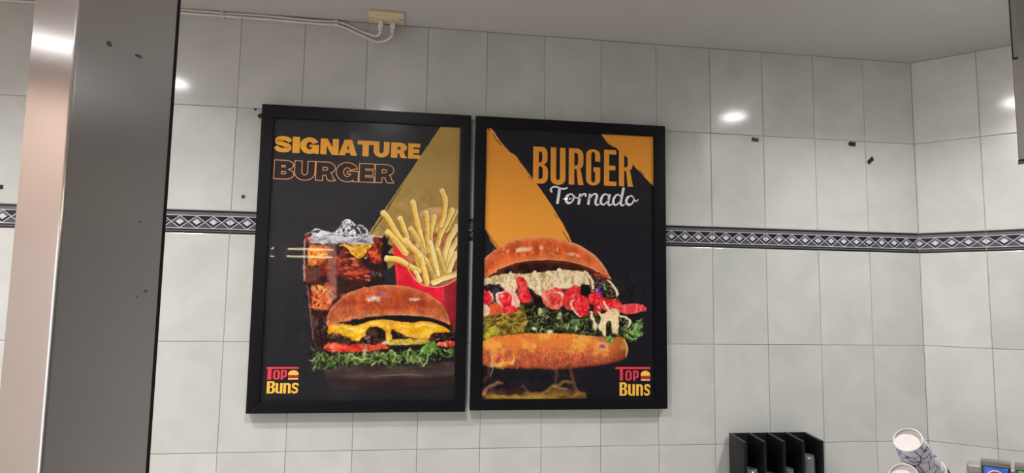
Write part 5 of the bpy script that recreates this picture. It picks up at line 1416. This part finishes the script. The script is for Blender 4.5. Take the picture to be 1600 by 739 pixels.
P1, print1 = framed_poster(-2.3165, -1.652, ZD + 0.1205, ZD + 1.0825, -2.279, -1.688, ZD + 0.1555, ZD + 1.0415, paint_first, (0.66, 1.22),
                           'black-framed poster of a cheeseburger with drink and fries, nearer the steel column')
P2, print2 = framed_poster(-1.637, -0.980, ZD + 0.124, ZD + 1.0825, -1.600, -1.0205, ZD + 0.158, ZD + 1.045, paint_second, (0.62, 0.95),
                           'black-framed poster of one loaded burger over flames, nearer the wall corner')
LIFT = 0.0004
for ch, a, b in SIG:
    g = glyph(ch, {'N': .34, 'T': .38, 'E': .42, 'U': .36, 'R': .40, 'G': .3}.get(ch, .38), .26)
    flat([place(g, a, b)], 'headline_letter', I_org, print1, LIFT)
for ch, a, b in BUR:
    g = glyph(ch, {'E': .42, 'U': .36, 'R': .36, 'B': .38, 'G': .3}.get(ch, .38), .28)
    outline([place(g, a, b)], 2.3, 'outlined_letter', I_line, print1, LIFT)
for ch, a, b in BU2:
    g = glyph(ch, {'E': .42, 'G': .36}.get(ch, .37), .125, wide=False)
    flat([place(g, a, b)], 'headline_letter', I_gold, print2, LIFT)

# script word, one stroke group per letter
def script(strokes, parent):
    flat([[ribbon(P, w)] for P, w in strokes], 'script_letter', I_white, parent, LIFT * 1.6)
def ringstroke(c, rx, ry, slant, w0, w1, parent=None):
    P, W_ = [], []
    for i in range(17):
        a = math.radians(50 + i * 22.5)
        x, y = rx * math.cos(a), -ry * math.sin(a)
        P.append((c[0] + x - slant * y, c[1] + y)); W_.append(w0 + (w1 - w0) * (0.5 - 0.5 * math.cos(2 * (a - math.radians(-8)))) if False else (w1 if math.cos(a) < 0.2 and math.sin(a) < 0.75 else w0))
    return P, W_
k = 2.1
script([([(225.7, 208.1), (220.2, 201.8), (223.4, 193.2), (235.4, 188.8), (251.9, 193.0), (265.1, 195.0), (278.3, 189.7)], [6, 6.5, 6, 6, 6.5, 6.5, 4.5]), ([(250.3, 194.1), (247.3, 219.2), (242.6, 246.7)], [9.5, 9.5, 9])], print2)
def o_at(c, tail):
    P, W_ = ringstroke(c, 12.8, 15.2, 0.22, 5.2, 8.6)
    return [(P, W_), tail]
script(o_at((285.8, 226.9), ([(299.4, 216.2), (307.2, 224.6), (316.0, 221.9)], [4, 3.6, 3.4])), print2)
script([([(322.6, 209.4), (319.1, 227.4), (315.7, 246.3)], [9, 9.2, 9]), ([(320.0, 227.4), (327.1, 214.9), (335.9, 209.1), (341.2, 212.6), (339.0, 218.8)], [4, 5.5, 6, 6.4, 6])], print2)
script([([(356.6, 208.5), (352.8, 226.1), (349.4, 245.9)], [9, 9.2, 9]), ([(353.7, 228.3), (363.9, 212.6), (373.7, 207.8), (379.5, 214.2), (376.0, 228.6), (374.7, 239.5), (379.6, 245.5), (389.0, 241.4)], [4, 5, 6.5, 8.5, 8.8, 8.4, 6, 4])], print2)
script([([(420.7, 213.7), (412.9, 207.7), (402.8, 210.2), (395.2, 222.4), (393.4, 235.6), (399.7, 243.7), (409.5, 238.9), (419.4, 224.8)], [4.5, 5, 6.5, 8.4, 8.6, 6, 4.5, 4]), ([(424.8, 206.8), (420.7, 223.6), (418.9, 236.8), (423.4, 244.6), (434.2, 239.4)], [8, 8.6, 8.4, 6, 4])], print2)
script([([(463.9, 214.3), (455.8, 207.8), (446.3, 210.3), (438.7, 222.1), (436.9, 234.9), (443.2, 243.4), (453.5, 238.7), (463.0, 225.3)], [4.5, 5, 6.5, 8.4, 8.6, 6, 4.5, 4]), ([(473.5, 182.4), (468.9, 204.2), (464.3, 226.4), (463.4, 238.7), (468.4, 243.8), (477.9, 239.1)], [9, 8.8, 8.8, 8, 6, 4])], print2)
script(o_at((495.8, 225.2), ([(507.8, 212.8), (515.5, 227.6), (525.9, 221.0)], [4, 4.4, 2.6])), print2)

def logo(parent, bar, T_, o_, p_, ic, B_, u_, n_, s_):
    x0, y0 = bar[0]; x1, y1 = bar[1]
    t = y1 - y0
    flat([[[(x0, y0 + t * .35), (x0 + 6, y0), (x1, y0), (x1, y1), (x0 + 4, y1), (x0, y1 - t * .2)]]], 'logo_bar', I_red, parent, LIFT)
    flat([[rect(T_[0][0], T_[0][1] - 2, T_[1][0], T_[1][1])]], 'logo_letter', I_red, parent, LIFT * 1.4)
    flat([place(glyph('o', .34, .14), *o_)], 'logo_letter', I_red, parent, LIFT)
    flat([place(glyph('p', .36, .15), *p_)], 'logo_letter', I_red, parent, LIFT)
    (a, b), (c, d) = ic
    w, h = c - a, d - b
    ib = empty('logo_burger', (0, 0, 0)); ib.parent = parent
    flat([[[(a, b + h * .52)] + [(a + w * .5 - w * .5 * math.cos(math.radians(t)), b + h * .52 - h * .52 * math.sin(math.radians(t)) ** 0.75) for t in range(10, 171, 10)] + [(c, b + h * .52)]]], 'logo_bun', I_yel, ib, LIFT)
    flat([[rect(a + w * .02, b + h * .58, c - w * .02, b + h * .80)]], 'logo_patty', I_red, ib, LIFT)
    flat([[rect(a + w * .06, b + h * .66, c - w * .06, b + h * .74)]], 'logo_patty_line', I_brown, ib, LIFT * 1.5)
    flat([[[(a, b + h * .86), (c, b + h * .86), (c - w * .04, d), (a + w * .04, d)]]], 'logo_bun', I_cream, ib, LIFT)
    flat([place(glyph('B', .36, .13, wide=False), *B_)], 'logo_letter', I_yel, parent, LIFT)
    for ch, bx in (('u', u_), ('n', n_), ('s', s_)):
        flat([place(glyph(ch, .36, .15), *bx)], 'logo_letter', I_yel, parent, LIFT)
logo(print1, ((13.5, 782.2), (110.5, 787.7)), ((18.2, 787.3), (29.9, 820.2)), ((34.7, 791.2), (55.0, 820.3)), ((57.8, 791.2), (75.8, 820.3)), ((79.3, 791.9), (110.7, 820.4)),
     ((18.2, 825.0), (42.6, 861.9)), ((44.1, 830.5), (64.5, 862.0)), ((67.2, 830.5), (88.6, 862.2)), ((91.1, 830.0), (112.0, 862.3)))
logo(print2, ((442.7, 785.2), (564.2, 792.3)), ((458.9, 792.3), (469.6, 829.5)), ((477.8, 796.1), (499.7, 829.6)), ((504.5, 796.1), (524.0, 829.6)), ((530.6, 797.4), (564.0, 829.7)),
     ((458.0, 835.5), (483.8, 878.7)), ((487.4, 841.6), (510.6, 878.8)), ((515.1, 841.7), (538.4, 879.0)), ((542.4, 841.4), (563.6, 879.1)))
